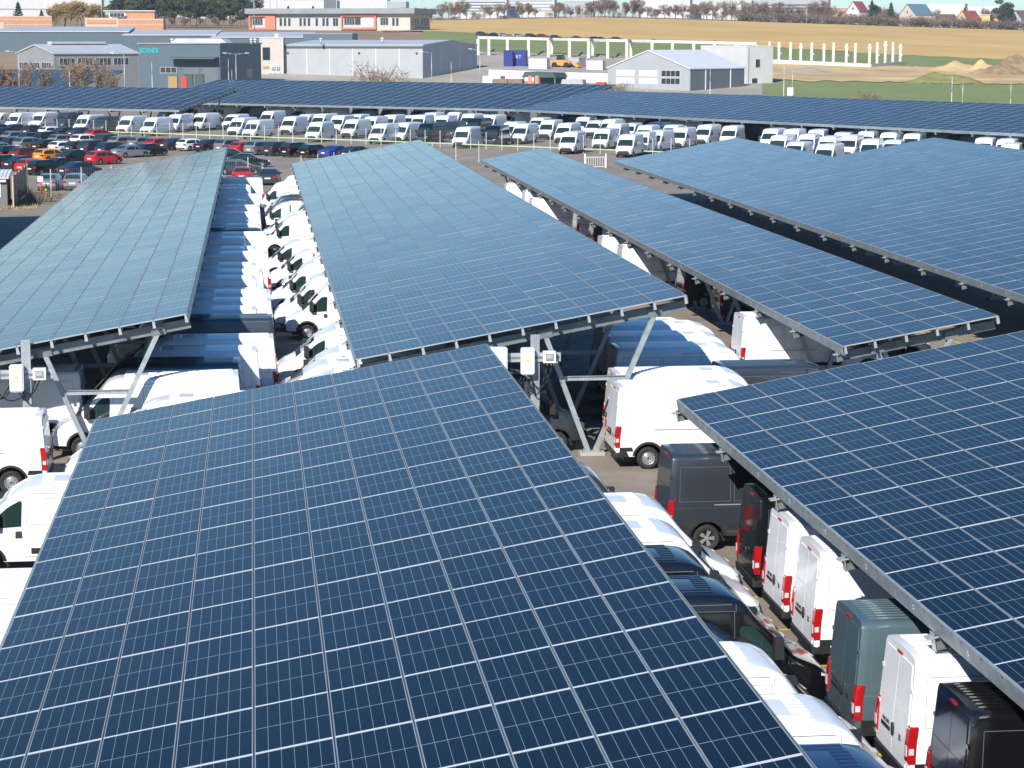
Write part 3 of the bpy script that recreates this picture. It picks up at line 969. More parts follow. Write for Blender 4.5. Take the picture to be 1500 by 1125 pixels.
# nearest canopy, right side
for kind, colr, x, y, lab in (
    ('tall', 'grey', 7.4, 55.2, 'dark grey van nosing out behind the first white roofs of the aisle'),
    ('tall', 'white', 8.35, 50.9, 'white van with a pale grey roof, farthest of the white noses in the aisle'),
    ('tall', 'white', 8.2, 48.1, 'white van next to the blue reflecting roofs of two dark vans'),
    ('tall', 'black', 8.1, 45.3, 'black van with blue reflecting ribbed roof beside a white van'),
    ('tall', 'black', 8.3, 42.5, 'black van with its whole side and mirror showing beside a low blue roof'),
    ('low', 'blue', 7.9, 40.2, 'low dark blue van mostly hidden by the nearest canopy'),
    ('tall', 'white', 7.9, 37.5, 'white van with a small black bonnet corner before the slate green van'),
    ('tall', 'white', 8.2, 34.2, 'white van with ribbed pale roof in front of the tall white van'),
    ('tall', 'blue', 8.3, 31.5, 'blue van roof at the bottom edge beside the nearest canopy'),
    ('tall', 'white', 8.3, 28.6, 'white van below the blue van roof at the bottom edge')):
    van(kind, colr, x - .35, y, 1, lab, GV['A'], rng.uniform(-.012, .012))
# nearest canopy, left side and under the pale canopy front
for kind, colr, x, y, lab in (
    ('low', 'white', -8.85, 66.8, 'white van showing its tail below the left inverter cabinets'),
    ('tall', 'white', -8.6, 74.2, 'shaded white van behind the left inverter post'),
    ('low', 'white', -4.95, 56.3, 'white van with open view of its cab window at the left edge'),
    ('low', 'grey', -8.9, 50.6, 'dark grey van cut by the left edge below the white cab'),
    ('tall', 'white', -5.2, 44.6, 'white van roof at the left edge beside the nearest canopy')):
    van(kind, colr, x, y, -1, lab, 'vans left of the nearest canopy', rng.uniform(-.012, .012))
# aisle between the pale left canopy and the long middle canopy
y = 66.4; k = 0
r1c = ['white'] * 14 + ['grey', 'black']
while y < 186:
    if k < 6: col1, col2 = ['white', 'white', 'white', 'grey', 'white', 'white'][k], ['white', 'white', 'white', 'white', 'white', 'white'][k]
    else: col1, col2 = rng.choice(r1c), rng.choice(r1c)
    near = y < 125
    ext = rng.choice([-.9, -.5, -.2, .1, .4, .7])
    kd1 = rng.choice(['tall', 'tall', 'low']) if k > 1 else 'low'; kd2 = rng.choice(['tall', 'tall', 'low'])
    sfx = '' if near else '_far'
    L1 = 6.0 if kd1 == 'tall' else 5.4; L2 = 6.0 if kd2 == 'tall' else 5.4
    if not (k > 3 and rng.random() < .1):
        van(kd1 + sfx, col1, ext - L1 / 2, y + rng.uniform(-.15, .15), -1, CN[col1] + ' van, ' + ordinal(k) + ' from the near end of the row with tails out', GV['R1'], rng.uniform(-.015, .015))
    if not (k > 3 and rng.random() < .24):
        van(kd2 + sfx, col2, ext + .35 + rng.uniform(0, .7) + L2 / 2, y + 1.2 + rng.uniform(-.3, .3), -1, CN[col2] + ' van, ' + ordinal(k) + ' from the near end of the row with noses out', GV['R2'], rng.uniform(-.015, .015))
    y += 3.0; k += 1
# between the middle and narrow canopies
van('tall', 'grey', 7.4, 71.6, 1, 'dark grey van under the near end of the long middle canopy by the steel legs', GV['R4'])
van('tall', 'white', 13.85, 68.6, 1, 'big white van with red tail lights in the middle beside the steel legs', GV['R4'])
y = 71.4; k = 0
for colr, kd, xr_ in (('white', 'tall', 11.2), ('grey', 'low', 15.0), ('white', 'tall', 12.2), ('white', 'tall', 12.4), ('white', 'tall', 12.6), ('white', 'low', 12.8)):
    van(kd, colr, xr_ + 3.0, y, 1, CN[colr] + ' van, ' + ordinal(k) + ' behind the big white van with red tail lights', GV['R4'], rng.uniform(-.012, .012))
    y += 3.05; k += 1
k = 0
for y, xr_, colr in ((86.0, 18.5, 'white'), (89.6, 21.2, 'grey'), (104.0, 21.4, 'grey'), (110.0, 20.8, 'grey'), (116.2, 18.7, 'white'), (121.8, 18.5, 'white'), (127.8, 20.6, 'grey'),
                     (134, 20.7, 'white'), (140, 20.8, 'grey'), (146, 20.6, 'white'), (152.2, 18.4, 'white'), (160.4, 18.9, 'white'), (168.6, 18.5, 'white')):
    van('tall' if y < 125 else 'tall_far', colr, xr_ + 3.0, y, 1, CN[colr] + ' van, ' + ordinal(k) + ' from the near end backed under the narrow canopy', GV['R5'], rng.uniform(-.012, .012))
    k += 1
def drop_prototypes(d):
    for k, o in d.items():
        st = [o]; al = []
        while st:
            q = st.pop(); al.append(q); st += list(q.children)
        for q in al: bpy.data.objects.remove(q)

# ------------------------------------------------------------------ far canopies
def canopy_line(label, p1, p0, ncol, group, npart=100):
    """p1: right end of the low edge, p0: left end; panels rise away from the camera"""
    d = Vector((p0.x - p1.x, p0.y - p1.y))
    n = max(1, int(round(d.length / PITCHY)))
    ang = math.atan2(d.y, d.x) - math.pi / 2
    return canopy(label, p1.x, p1.y, 3.14, ncol, n, ang, frames=[.6 + 6 * k for k in range(int((n * PITCHY - .6) / 6) + 1)], base=9.0, tops=(6.5, 11.5), group=group, npart=npart)
G2 = 'far solar canopies across the van park'
qp = [(205, 148.5), (750, 160), (1545, 198)]
a_, b_ = at_z(*qp[0], 3.14), at_z(*qp[1], 3.14)
canopy_line('long far solar canopy across the left and middle, before the grey warehouse', b_ + (b_ - a_).normalized() * 6, a_, 18, G2)
canopy_line('long far solar canopy running out of the right edge, before the white gabled hall', at_z(*qp[2], 3.14), b_, 14, G2)
pA, pB = at_z(262, 161, 3.14), at_z(-90, 155, 3.14)
canopy_line('far left solar canopy whose open end on V legs faces right above the car park', pA, pB, 15, G2, 80)
canopy_line('distant solar canopy end seen before the bare trees at far left', at_z(100, 131, 3.14), at_z(-90, 129, 3.14), 20, G2, 30)

# ------------------------------------------------------------------ vans in front of the far canopies
GF = 'vans parked in front of the far canopies'
HEADF = -2.02
far = [(2, 187, 'white'), (30, 190, 'white'), (66, 189, 'white'), (130, 194, 'white'), (155, 194, 'grey'), (193, 196, 'white'), (229, 198.5, 'white'), (300, 191, 'white'), (345, 190, 'white'),
       (378, 203, 'white'), (430, 197, 'white'), (398, 187, 'white'), (468, 207, 'white'), (474, 192, 'white'), (521, 202, 'white'), (524, 190, 'white'), (562, 210, 'white'), (595, 208, 'white'),
       (630, 209, 'black'), (618, 194, 'white'), (652, 195, 'white'), (664, 203, 'grey'), (683, 216, 'white'), (700, 200, 'black'), (726, 213, 'black'), (690, 192, 'white'), (722, 194, 'white'), (768, 210, 'white'),
       (752, 207, 'white'), (806, 203.5, 'white'), (831, 209, 'white'), (873, 201, 'white'), (838, 224.5, 'white'), (886, 219, 'white'), (922, 229.5, 'white'), (965, 222, 'white'), (1000, 217, 'white'),
       (1036, 212, 'white'), (924, 206, 'white'), (962, 208, 'blue'), (997, 204, 'white'), (1072, 214, 'white'), (1132, 219, 'white'), (1162, 220, 'white'), (1197, 221, 'white'), (1235, 222, 'white'), (1144, 231, 'white'),
       (1184, 229, 'white'), (1168, 239, 'white'), (1215, 233, 'white'), (1246, 231, 'white'), (1213, 247, 'white'), (1270, 224, 'white'), (1304, 226, 'white'), (1338, 228, 'white'), (1276, 238, 'white'), (1308, 236, 'white'),
       (1442, 236, 'white'), (548, 197, 'white'), (575, 194, 'white'), (600, 192, 'white'), (634, 190, 'white'), (668, 189, 'white'), (707, 190, 'white'), (790, 196, 'white'), (857, 198, 'white'), (896, 202, 'white'), (948, 213, 'white'), (985, 209, 'white'), (1018, 206, 'white'), (903, 210, 'white'), (943, 225, 'white'), (1052, 208, 'white'), (450, 190, 'white'), (500, 195, 'white'), (355, 199, 'white'), (100, 190, 'grey'), (262, 193, 'white'), (1474, 238, 'white'), (1480, 246, 'white'), (1502, 236, 'white')]
far.sort(key=lambda q: q[0])
for k, (px, py, colr) in enumerate(far):
    p = at_z(px, py, 0)
    kd = 'tall_far' if (k * 7) % 5 else 'low_far'
    where = 'in front of the far canopies, ' + ordinal(k) + ' counted from the left edge'
    van(kd, colr, p.x, p.y, HEADF + rng.uniform(-.07, .07), CN[colr] + ' van ' + where, GF)
# vans in the shade under the far canopies
k = 0
for a, b in zip(qp, qp[1:]):
    A_, B_ = at_z(*a, 3.14), at_z(*b, 3.14)
    d = Vector((B_.x - A_.x, B_.y - A_.y, 0)); n = Vector((-d.y, d.x, 0)).normalized()
    m = int(d.length / 5.5)
    for i in range(m):
        q = A_ + d * ((i + .5) / m) + n * 4.6
        colr = rng.choice(['white', 'white', 'grey', 'blue'])
        van('tall_far', colr, q.x, q.y, math.atan2(n.y, n.x) + math.pi + rng.uniform(-.04, .04), CN[colr] + ' van in the shade, ' + ordinal(k) + ' from the left under the far canopies', 'vans in the shade under the far canopies')
        k += 1

# ------------------------------------------------------------------ cars
def make_car(kind):
    L, H, W = {'hatch': (4.15, 1.48, .89), 'suv': (4.55, 1.66, .93), 'sedan': (4.7, 1.45, .91), 'wagon': (4.65, 1.50, .91)}[kind]
    xr, xf = -L / 2, L / 2
    tops = {'hatch': [(xr, .92), (xr + .06, 1.0), (xr + .42, H - .08), (xr + .8, H), (xf - 2.1, H), (xf - 1.75, H - .1), (xf - 1.05, .98), (xf - .3, .82), (xf, .62)],
            'suv': [(xr, 1.0), (xr + .05, 1.12), (xr + .38, H - .09), (xr + .8, H), (xf - 2.3, H), (xf - 1.9, H - .1), (xf - 1.2, 1.13), (xf - .3, .98), (xf, .72)],
            'sedan': [(xr, .88), (xr + .08, 1.0), (xr + .62, 1.03), (xr + 1.25, H - .1), (xr + 1.65, H), (xf - 2.3, H), (xf - 1.95, H - .1), (xf - 1.25, .95), (xf - .3, .78), (xf, .6)],
            'wagon': [(xr, .9), (xr + .06, 1.0), (xr + .5, H - .1), (xr + .95, H), (xf - 2.4, H), (xf - 2.0, H - .1), (xf - 1.25, .95), (xf - .3, .78), (xf, .6)]}[kind]
    zt = smooth_tab(tops, .1)
    wf = lambda x: interp([(xr, .86), (xr + .15, .95), (xr + .6, 1.0), (xf - 1.0, 1.0), (xf - .4, .95), (xf - .12, .84), (xf, .7)], x)
    belt = {'hatch': .9, 'suv': 1.02, 'sedan': .88, 'wagon': .89}[kind]
    B = Shell(zt, wf, W, .22, belt, .34, .10, .05, None, .012)
    mb = MB()
    xs = [xr, xr + .03]; x = xr + .12
    while x < xf - .08: xs.append(x); x += .13
    xs += [xf - .05, xf]
    B.mesh_into(mb, xs)
    wxf, wxr = xf - .82, xr + .82
    body = cut_arches(mb.mesh('body', [P['white'], M['black']], None, True), [(wxf, .36, .32), (wxr, .36, .32)], 'car_body', None)
    root = bpy.data.objects.new('parked_car', None); COL.objects.link(root)
    link('body', body, root)
    def glass(x0, x1, f0, f1, nm):
        g = MB(); B.top_patch(g, x0, x1, f0, f1, .012); link(nm, g.mesh(nm, [M['glass']]), root)
    ws = {'hatch': (xf - 1.72, xf - 1.1), 'suv': (xf - 1.86, xf - 1.26), 'sedan': (xf - 1.9, xf - 1.3), 'wagon': (xf - 1.95, xf - 1.3)}[kind]
    rw = {'hatch': (xr + .12, xr + .42), 'suv': (xr + .1, xr + .38), 'sedan': (xr + .68, xr + 1.25), 'wagon': (xr + .12, xr + .5)}[kind]
    glass(*ws, .96, 1.05, 'windscreen'); glass(*rw, 1.0, .92, 'rear_window')
    for sg in (-1, 1):
        a, b = rw[1] + .0, ws[1] - .02
        mid = (a + b) / 2 + .05
        for u0, u1 in ((a - .12, mid - .05), (mid + .05, b)):
            g = MB()
            pts = []
            n = 8
            for i in range(n + 1): pts.append((u0 + (u1 - u0) * i / n, belt + .035))
            for i in range(n, -1, -1):
                xx = u0 + (u1 - u0) * i / n
                pts.append((xx, max(belt + .05, min(H - .17, zt(xx) - .16))))
            B.side_patch(g, pts, sg, .012)
            link('side_window', g.mesh('side_window', [M['glass']]), root)
        yb = B.hw(xr + .12, .8)
        g = MB(); a_, b_ = sorted((sg * (yb - .30), sg * (yb + .01)))
        g.box(xr - .012, xr + .16, a_, b_, belt - .20, belt - .02)
        link('tail_light', g.mesh('tail_light', [M['tail']], None, True), root)
        yb = B.hw(xf - .15, .7)
        g = MB(); a_, b_ = sorted((sg * (yb - .30), sg * (yb + .01)))
        g.box(xf - .35, xf - .06, a_, b_, .58, .70)
        link('headlight', g.mesh('headlight', [M['lamp']], None, True), root)
        ym = B.hw(ws[1] - .1, belt)
        g = MB(); a_, b_ = sorted((sg * (ym - .03), sg * (ym + .2)))
        g.box(ws[1] - .28, ws[1] - .12, a_, b_, belt + .02, belt + .16)
        link('wing_mirror', g.mesh('wing_mirror', [M['black']], None, True), root)
    g = MB(); g.box(xr - .025, xr + .02, -.26, .26, .60, .72); link('number_plate', g.mesh('number_plate', [M['white_plastic']], None, True), root)
    g = MB(); g.box(xr - .02, xr + .2, -W * .84, W * .84, .26, .42); g.box(xf - .2, xf + .01, -W * .66, W * .66, .26, .44)
    link('lower_bumper', g.mesh('lower_bumper', [M['black']], None, True), root)
    g = MB(); g.box(xr + .3, xf - .3, -.6, .6, .16, .3); link('underbody', g.mesh('underbody', [M['black']], None, True), root)
    add_wheels(root, wxf, wxr, W - .11, CWHEEL[0], CWHEEL[1], .315)
    return root
CWHEEL = wheel_meshes(.315, .21, .2, 'alloy')
CAR = {k: make_car(k) for k in ('hatch', 'suv', 'sedan', 'wagon')}
P['dkgreen'] = paint('dark_green', (.008, .03, .03), .25, .2)
CARC = {'white': 'white', 'grey': 'dark grey', 'black': 'black', 'navy': 'dark navy', 'silver': 'silver', 'red': 'bright red', 'maroon': 'dark red', 'orange': 'orange', 'beige': 'beige', 'brightblue': 'bright blue', 'dkgreen': 'dark green', 'blue': 'dark blue'}
rows = [
    ('back row', .80, [(3, 198, 'navy', 'sedan'), (25, 198, 'black', 'sedan'), (53, 200, 'navy', 'hatch'), (78, 202, 'white', 'hatch'), (98, 203, 'navy', 'sedan'), (121, 203, 'grey', 'sedan'), (146, 206, 'red', 'hatch')]),
    ('second row', .80, [(4, 207, 'black', 'suv'), (27, 210, 'silver', 'wagon'), (51, 212, 'black', 'hatch'), (74, 213, 'black', 'suv'), (94, 215, 'silver', 'hatch'), (128, 217, 'white', 'suv'),
      (163, 217, 'grey', 'suv'), (184, 218, 'beige', 'wagon'), (210, 219, 'silver', 'hatch'), (235, 221, 'red', 'hatch'), (258, 221, 'grey', 'sedan'), (283, 222, 'white', 'hatch'), (310, 223, 'navy', 'sedan'),
      (340, 225, 'silver', 'suv'), (360, 227, 'red', 'hatch'), (384, 228, 'silver', 'suv'), (411, 229.5, 'grey', 'suv'), (437, 231, 'black', 'suv'), (463, 232, 'black', 'wagon'), (494, 233, 'brightblue', 'sedan'), (524, 234, 'navy', 'sedan')]),
    ('third row', .80, [(3, 219, 'black', 'sedan'), (27, 220, 'navy', 'wagon'), (46, 222, 'silver', 'suv'), (72, 223, 'black', 'sedan'), (96, 226, 'white', 'hatch'), (119, 226, 'dkgreen', 'hatch'), (142, 227, 'grey', 'suv'), (168, 228, 'blue', 'wagon'), (191, 232, 'silver', 'sedan'), (219, 230, 'black', 'sedan')]),
    ('fourth row', .80, [(2, 228, 'silver', 'hatch'), (20, 234, 'black', 'wagon'), (41, 236, 'maroon', 'hatch'), (76, 238.5, 'orange', 'hatch'), (112, 240, 'navy', 'sedan'), (153, 242, 'red', 'hatch')]),
    ('front row', .80, [(-4, 246, 'grey', 'sedan'), (13, 249, 'black', 'wagon'), (36, 250, 'dkgreen', 'sedan'), (52, 255, 'red', 'hatch'), (70, 257, 'black', 'wagon'), (92, 253, 'black', 'sedan'), (118, 260, 'blue', 'sedan')]),
    ('front aisle', 1.45, [(75, 279, 'silver', 'sedan'), (113, 279, 'silver', 'hatch')]),
    ('gap between the two long canopies', 0.0, [(340, 238, 'navy', 'sedan'), (363, 246, 'black', 'sedan'), (352, 257, 'grey', 'wagon')]),
    ('gap between the two long canopies', 1.5, [(356, 268, 'red', 'sedan'), (395, 271, 'grey', 'sedan')])]
for rn, hd, lst in rows:
    for k, (px, py, colr, kd) in enumerate(lst):
        p = at_z(px, py - 1.5, 0)
        o = copy_tree(CAR[kd]); o.name = 'parked_car'
        o.location = (p.x, p.y, 0); o.rotation_euler = (0, 0, hd + rng.uniform(-.04, .04))
        for c in o.children:
            if c.name.split('.')[0] == 'body': set_paint(c, P[colr])
        kn = {'hatch': 'hatchback', 'suv': 'suv', 'sedan': 'saloon car', 'wagon': 'estate car'}[kd]
        if rn.startswith('gap'): lab = CARC[colr] + ' ' + kn + ' in the ' + rn + (', tail on' if hd > 1 else ', side on')
        else: lab = CARC[colr] + ' ' + kn + ', ' + ordinal(k) + ' from the left in the ' + rn + ' of the car park'
        tag(o, lab, 'car', 'cars in the car park')
for k, (px, colr, kd) in enumerate(((706, 'grey', 'suv'), (724, 'navy', 'sedan'), (738, 'silver', 'hatch'), (760, 'silver', 'wagon'), (778, 'navy', 'suv'), (795, 'maroon', 'suv'), (814, 'dkgreen', 'hatch'), (845, 'grey', 'sedan'), (872, 'navy', 'wagon'), (880, 'black', 'sedan'), (904, 'grey', 'suv'))):
    p = on_ground(px, 832, .35)
    o = copy_tree(CAR[kd]); o.name = 'parked_car'; o.location = p; o.rotation_euler = (0, 0, .1 + rng.uniform(-.1, .1))
    for c in o.children:
        if c.name.split('.')[0] == 'body': set_paint(c, P[colr])
    tag(o, CARC[colr] + ' car far behind the concrete frame, ' + ordinal(k) + ' from the left', 'car', 'cars behind the concrete frame')
drop_prototypes(VAN); drop_prototypes(CAR)

# ------------------------------------------------------------------ fences
M['fence_post'] = mat('fence_post', (.55, .60, .57), .5, .2)
M['rail'] = mat('pale_green_rail', (.45, .55, .30), .5)
M['wire'] = mat('fence_wire', (.30, .33, .34), .5, .3)
def fence(name, label, pts, h, step, rail=None, wires=5):
    root = thing(name, label, 'fence', (pts[0].x, pts[0].y, 0))
    mp = MB(); mp.box(-.035, .035, -.035, .035, 0, h); mp.box(-.045, .045, -.045, .045, h, h + .02)
    pme = mp.mesh('post', [M['fence_post']], None, True)
    o0 = Vector((pts[0].x, pts[0].y, 0)); npost = 0
    wm = MB(); rm = MB()
    for a, b in zip(pts, pts[1:]):
        d = b - a; n = max(1, int(d.length / step))
        for k in range(n):
            q = a + d * (k / n)
            if npost < 100: link('post', pme, root, (q.x - o0.x, q.y - o0.y, 0)); npost += 1
        off = Vector((0, 0, 0)) - o0
        for w_ in range(wires):
            z = .12 + (h - .15) * w_ / (wires - 1)
            wm.bar(Vector((a.x, a.y, z)) + off, Vector((b.x, b.y, z)) + off, .008, .008)
        m = int(d.length / .25)
        for k in range(m):
            q = a + d * (k / m)
            wm.bar(Vector((q.x, q.y, .05)) + off, Vector((q.x, q.y, h - .03)) + off, .007, .007)
        if rail:
            rm.bar(Vector((a.x, a.y, rail)) + off, Vector((b.x, b.y, rail)) + off, .06, .13)
    wm.build('mesh_panel', [M['wire']], root)
    if rail: rm.build('rail', [M['rail']], root)
    return root
fence('mesh_fence', 'mesh fence with a pale green rail in front of the far vans', [Vector((-48, 349.5, 0)), Vector((-37, 339, 0)), Vector((16, 288.8, 0)), Vector((43.6, 259.4, 0)), Vector((58, 245, 0))], 2.1, 2.45, .55)
fence('mesh_fence', 'mesh fence with slim pale posts between the canopies and the car park', [Vector((-17.2, 196, 0)), Vector((-.6, 214.5, 0)), Vector((4.4, 216.6, 0)), Vector((16, 238, 0)), Vector((27, 249, 0))], 2.3, 3.3, None)
g = thing('barrier_gate', 'small white barred gate on the asphalt behind the narrow canopy', 'gate', at_z(872, 246, 0))
mb = MB()
for k in range(9): mb.bar((-.95 + k * .24, 0, .1), (-.95 + k * .24, 0, 1.15), .03, .03)
for z in (.12, 1.13): mb.bar((-1, 0, z), (1, 0, z), .04, .04)
mb.build('bars', M['white_plastic'], g)
for s_ in (-1.1, 1.1):
    mb = MB(); mb.box(s_ - .06, s_ + .06, -.06, .06, 0, 1.5); mb.build('post', M['white_plastic'], g)

# ------------------------------------------------------------------ buildings
def corr(name, col, period=.35, depth=.35, rough=.55):
    """profiled metal cladding: fine vertical ribs as bump"""
    m = mat(name, col, rough, .1, noise=(.25, .07))
    t = m.node_tree; b = t.nodes['Principled BSDF']
    tc = t.nodes.new('ShaderNodeTexCoord'); wv = t.nodes.new('ShaderNodeTexWave')
    wv.wave_type = 'BANDS'; wv.bands_direction = 'DIAGONAL'
    wv.inputs['Scale'].default_value = 1 / period / 3.0
    mp = t.nodes.new('ShaderNodeMapping'); mp.inputs['Scale'].default_value = (1, 1, 0)
    t.links.new(tc.outputs['Object'], mp.inputs[0]); t.links.new(mp.outputs[0], wv.inputs['Vector'])
    bp = t.nodes.new('ShaderNodeBump'); bp.inputs['Strength'].default_value = depth; bp.inputs['Distance'].default_value = .05
    t.links.new(wv.outputs['Fac'], bp.inputs['Height']); t.links.new(bp.outputs[0], b.inputs['Normal'])
    return m
M['clad_grey'] = corr('grey_cladding', (.27, .28, .29))
M['clad_slate'] = corr('slate_cladding', (.085, .125, .15))
M['clad_light'] = corr('light_cladding', (.37, .385, .40))
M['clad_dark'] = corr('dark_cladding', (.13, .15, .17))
M['roof_light'] = mat('light_roof_sheet', (.48, .49, .50), .5, .1, noise=(.15, .08))
M['roof_white'] = mat('white_roof_sheet', (.62, .63, .64), .5, noise=(.2, .05))
M['roof_grey'] = mat('grey_roof', (.24, .26, .28), .6, noise=(.2, .1))
M['wall_beige'] = mat('beige_wall', (.52, .47, .42), .85, noise=(.3, .06))
M['wall_grey'] = mat('pale_grey_wall', (.47, .46, .45), .85, noise=(.3, .06))
M['wall_white'] = mat('white_wall', (.58, .57, .555), .85, noise=(.3, .06))
M['wall_yellow'] = mat('yellow_wall', (.62, .47, .20), .85, noise=(.3, .08))
M['wall_cream'] = mat('cream_wall', (.60, .53, .42), .85, noise=(.3, .08))
M['wall_pink'] = mat('pink_wall', (.52, .30, .24), .85, noise=(.3, .08))
M['brick'] = mat('orange_hollow_brick', (.50, .255, .155), .9, noise=(1.2, .18))
M['brick_pale'] = mat('pale_block', (.60, .44, .32), .9, noise=(1.2, .12))
M['coral'] = mat('coral_frame', (.70, .19, .12), .6)
M['window'] = mat('window_glass', (.025, .04, .05), .08, 0, .7)
M['window_dark'] = mat('dark_window', (.015, .018, .022), .25)
M['roof_red'] = mat('red_tile_roof', (.26, .055, .045), .8, noise=(1.5, .2))
M['roof_blue'] = mat('slate_blue_roof', (.10, .17, .22), .7, noise=(1.5, .15))
M['roof_brown'] = mat('brown_tile_roof', (.13, .09, .08), .85, noise=(1.5, .2))
M['teal'] = mat('teal_letters', (.0, .55, .62), .4)
M['precast'] = mat('precast_concrete', (.66, .62, .56), .85, noise=(.6, .08))
M['block_grey'] = mat('grey_block', (.40, .40, .40), .9, noise=(.8, .12))
M['cont_blue'] = mat('blue_container', (.01, .03, .20), .5, noise=(.6, .12))
M['cont_orange'] = mat('orange_paint', (.70, .30, .04), .5)
M['red_paint'] = mat('red_plastic', (.66, .05, .03), .45)
M['wood'] = mat('tan_planks', (.42, .27, .12), .8, noise=(2.5, .2))
M['wood_grey'] = mat('grey_planks', (.16, .165, .18), .85, noise=(3, .2))
M['yellow'] = mat('yellow_paint', (.72, .55, .02), .5)
M['dkgreen'] = mat('dark_green_sheet', (.05, .09, .085), .6)

def az_of(px):
    x, y = pdir(px); return math.atan2(x, y)

def site(px, d, theta, z=None):
    """world origin and rotation for something whose right front corner stands at (px, d); theta turns its right side into view"""
    p = on_ground(px, d)
    return Vector((p.x, p.y, p.z if z is None else z)), -az_of(px) - R(theta)

def hall(name, label, cat, px, d, theta, wl, dr, h, wall, roof, ridge=None, rise=0.0, roof_over=.3, group=None, z=None, side=None, wallname='wall'):
    """local frame: front wall y=0 from x=-wl to 0, depth dr; ridge 'x' (gables left and right), 'y' (gable in front), 'shed' or None (flat)"""
    loc, rz = site(px, d, theta, z)
    root = thing(name, label, cat, loc, rz, group)
    mb = MB()
    zb = -8.0
    if ridge == 'x':
        mb.prism([(0, zb), (dr, zb), (dr, h), (dr / 2, h + rise), (0, h)], -wl, 0, 0, 'YZ')
    elif ridge == 'y':
        mb.prism([(-wl, zb), (0, zb), (0, h), (-wl / 2, h + rise), (-wl, h)], 0, dr, 0, 'XZ')
    elif ridge == 'shed':
        mb.prism([(0, zb), (dr, zb), (dr, h + rise), (0, h)], -wl, 0, 0, 'YZ')
    else:
        mb.box(-wl, 0, 0, dr, zb, h, 0)
    mb.build(wallname, wall, root)
    o = roof_over
    rb = MB()
    def slab(p):
        up = Vector((0, 0, .28))
        lo = [Vector(q) + Vector((0, 0, .012)) for q in p]
        rb.hexa(lo + [q + up for q in lo])
    if ridge == 'x':
        s = rise / (dr / 2)
        slab([(-wl - o, -o, h - s * o), (o, -o, h - s * o), (o, dr / 2, h + rise), (-wl - o, dr / 2, h + rise)])
        slab([(-wl - o, dr / 2 + .003, h + rise), (o, dr / 2 + .003, h + rise), (o, dr + o, h - s * o), (-wl - o, dr + o, h - s * o)])
    elif ridge == 'y':
        s = rise / (wl / 2)
        slab([(-wl - o, -o, h - s * o), (-wl / 2, -o, h + rise), (-wl / 2, dr + o, h + rise), (-wl - o, dr + o, h - s * o)])
        slab([(-wl / 2 + .003, -o, h + rise), (o, -o, h - s * o), (o, dr + o, h - s * o), (-wl / 2 + .003, dr + o, h + rise)])
    elif ridge == 'shed':
        s = rise / dr
        slab([(-wl - o, -o, h - s * o), (o, -o, h - s * o), (o, dr + o, h + rise + s * o), (-wl - o, dr + o, h + rise + s * o)])
    else:
        rb.box(-wl - o, o, -o, dr + o, h + .004, h + .35)
    rb.build('roof', roof, root)
    return root

def fpanel(root, name, x0, x1, z0, z1, m, out=.06, frame=None):
    """a flat element on the front wall"""
    mb = MB(); mb.box(x0, x1, -out, .02, z0, z1, 0)
    if frame:
        return mb.build(name, m, root)
    return mb.build(name, m, root)
def spanel(root, name, y0, y1, z0, z1, m, out=.06):
    mb = MB(); mb.box(-.02, out, y0, y1, z0, z1, 0)
    return mb.build(name, m, root)
def window(root, x0, x1, z0, z1, face='f', bars=1, m=None, fr=None):
    mb = MB(); t = .09
    w = MB()
    def bx(b, a0, a1, c0, c1, o0, o1):
        if face == 'f': b.box(a0, a1, -o1, -o0, c0, c1)
        else: b.box(o0, o1, a0, a1, c0, c1)
    bx(w, x0, x1, z0, z1, -.03, .03)
    win = w.build('window', m or M['window'], root)
    for a0, a1, c0, c1 in ((x0 - t, x0, z0 - t, z1 + t), (x1, x1 + t, z0 - t, z1 + t), (x0, x1, z0 - t, z0), (x0, x1, z1, z1 + t)): bx(mb, a0, a1, c0, c1, -.02, .07)
    for k in range(bars):
        q = x0 + (x1 - x0) * (k + 1) / (bars + 1); bx(mb, q - t / 2, q + t / 2, z0, z1, .031, .06)
    mb.build('window_frame', fr or M['wall_white'], win)
    return win

# grey-white warehouse
b = hall('warehouse', 'big pale grey metal warehouse with white joints and a low gable, behind the far canopies', 'warehouse', 619, 640, 22, 42.6, 43, 11.9, M['clad_light'], M['roof_light'], 'x', 1.3, z=0)
for k in range(1, 6): fpanel(b, 'joint_strip', -42.6 + k * 7.1 - .09, -42.6 + k * 7.1 + .09, -2, 11.4, M['alu_white'], .05)
for k in (1, 2): spanel(b, 'joint_strip', k * 14.3 - .12, k * 14.3 + .12, -2, 11.6, M['alu_white'], .05)
mb = MB(); mb.box(-42.7, .1, -.16, -.32, 11.25, 11.6); mb.build('gutter', M['dkgreen'], b)
for x in (-41.6, -19.5, -2.0): fpanel(b, 'wall_lamp', x, x + .5, 9.6, 10.0, M['window_dark'], .3)
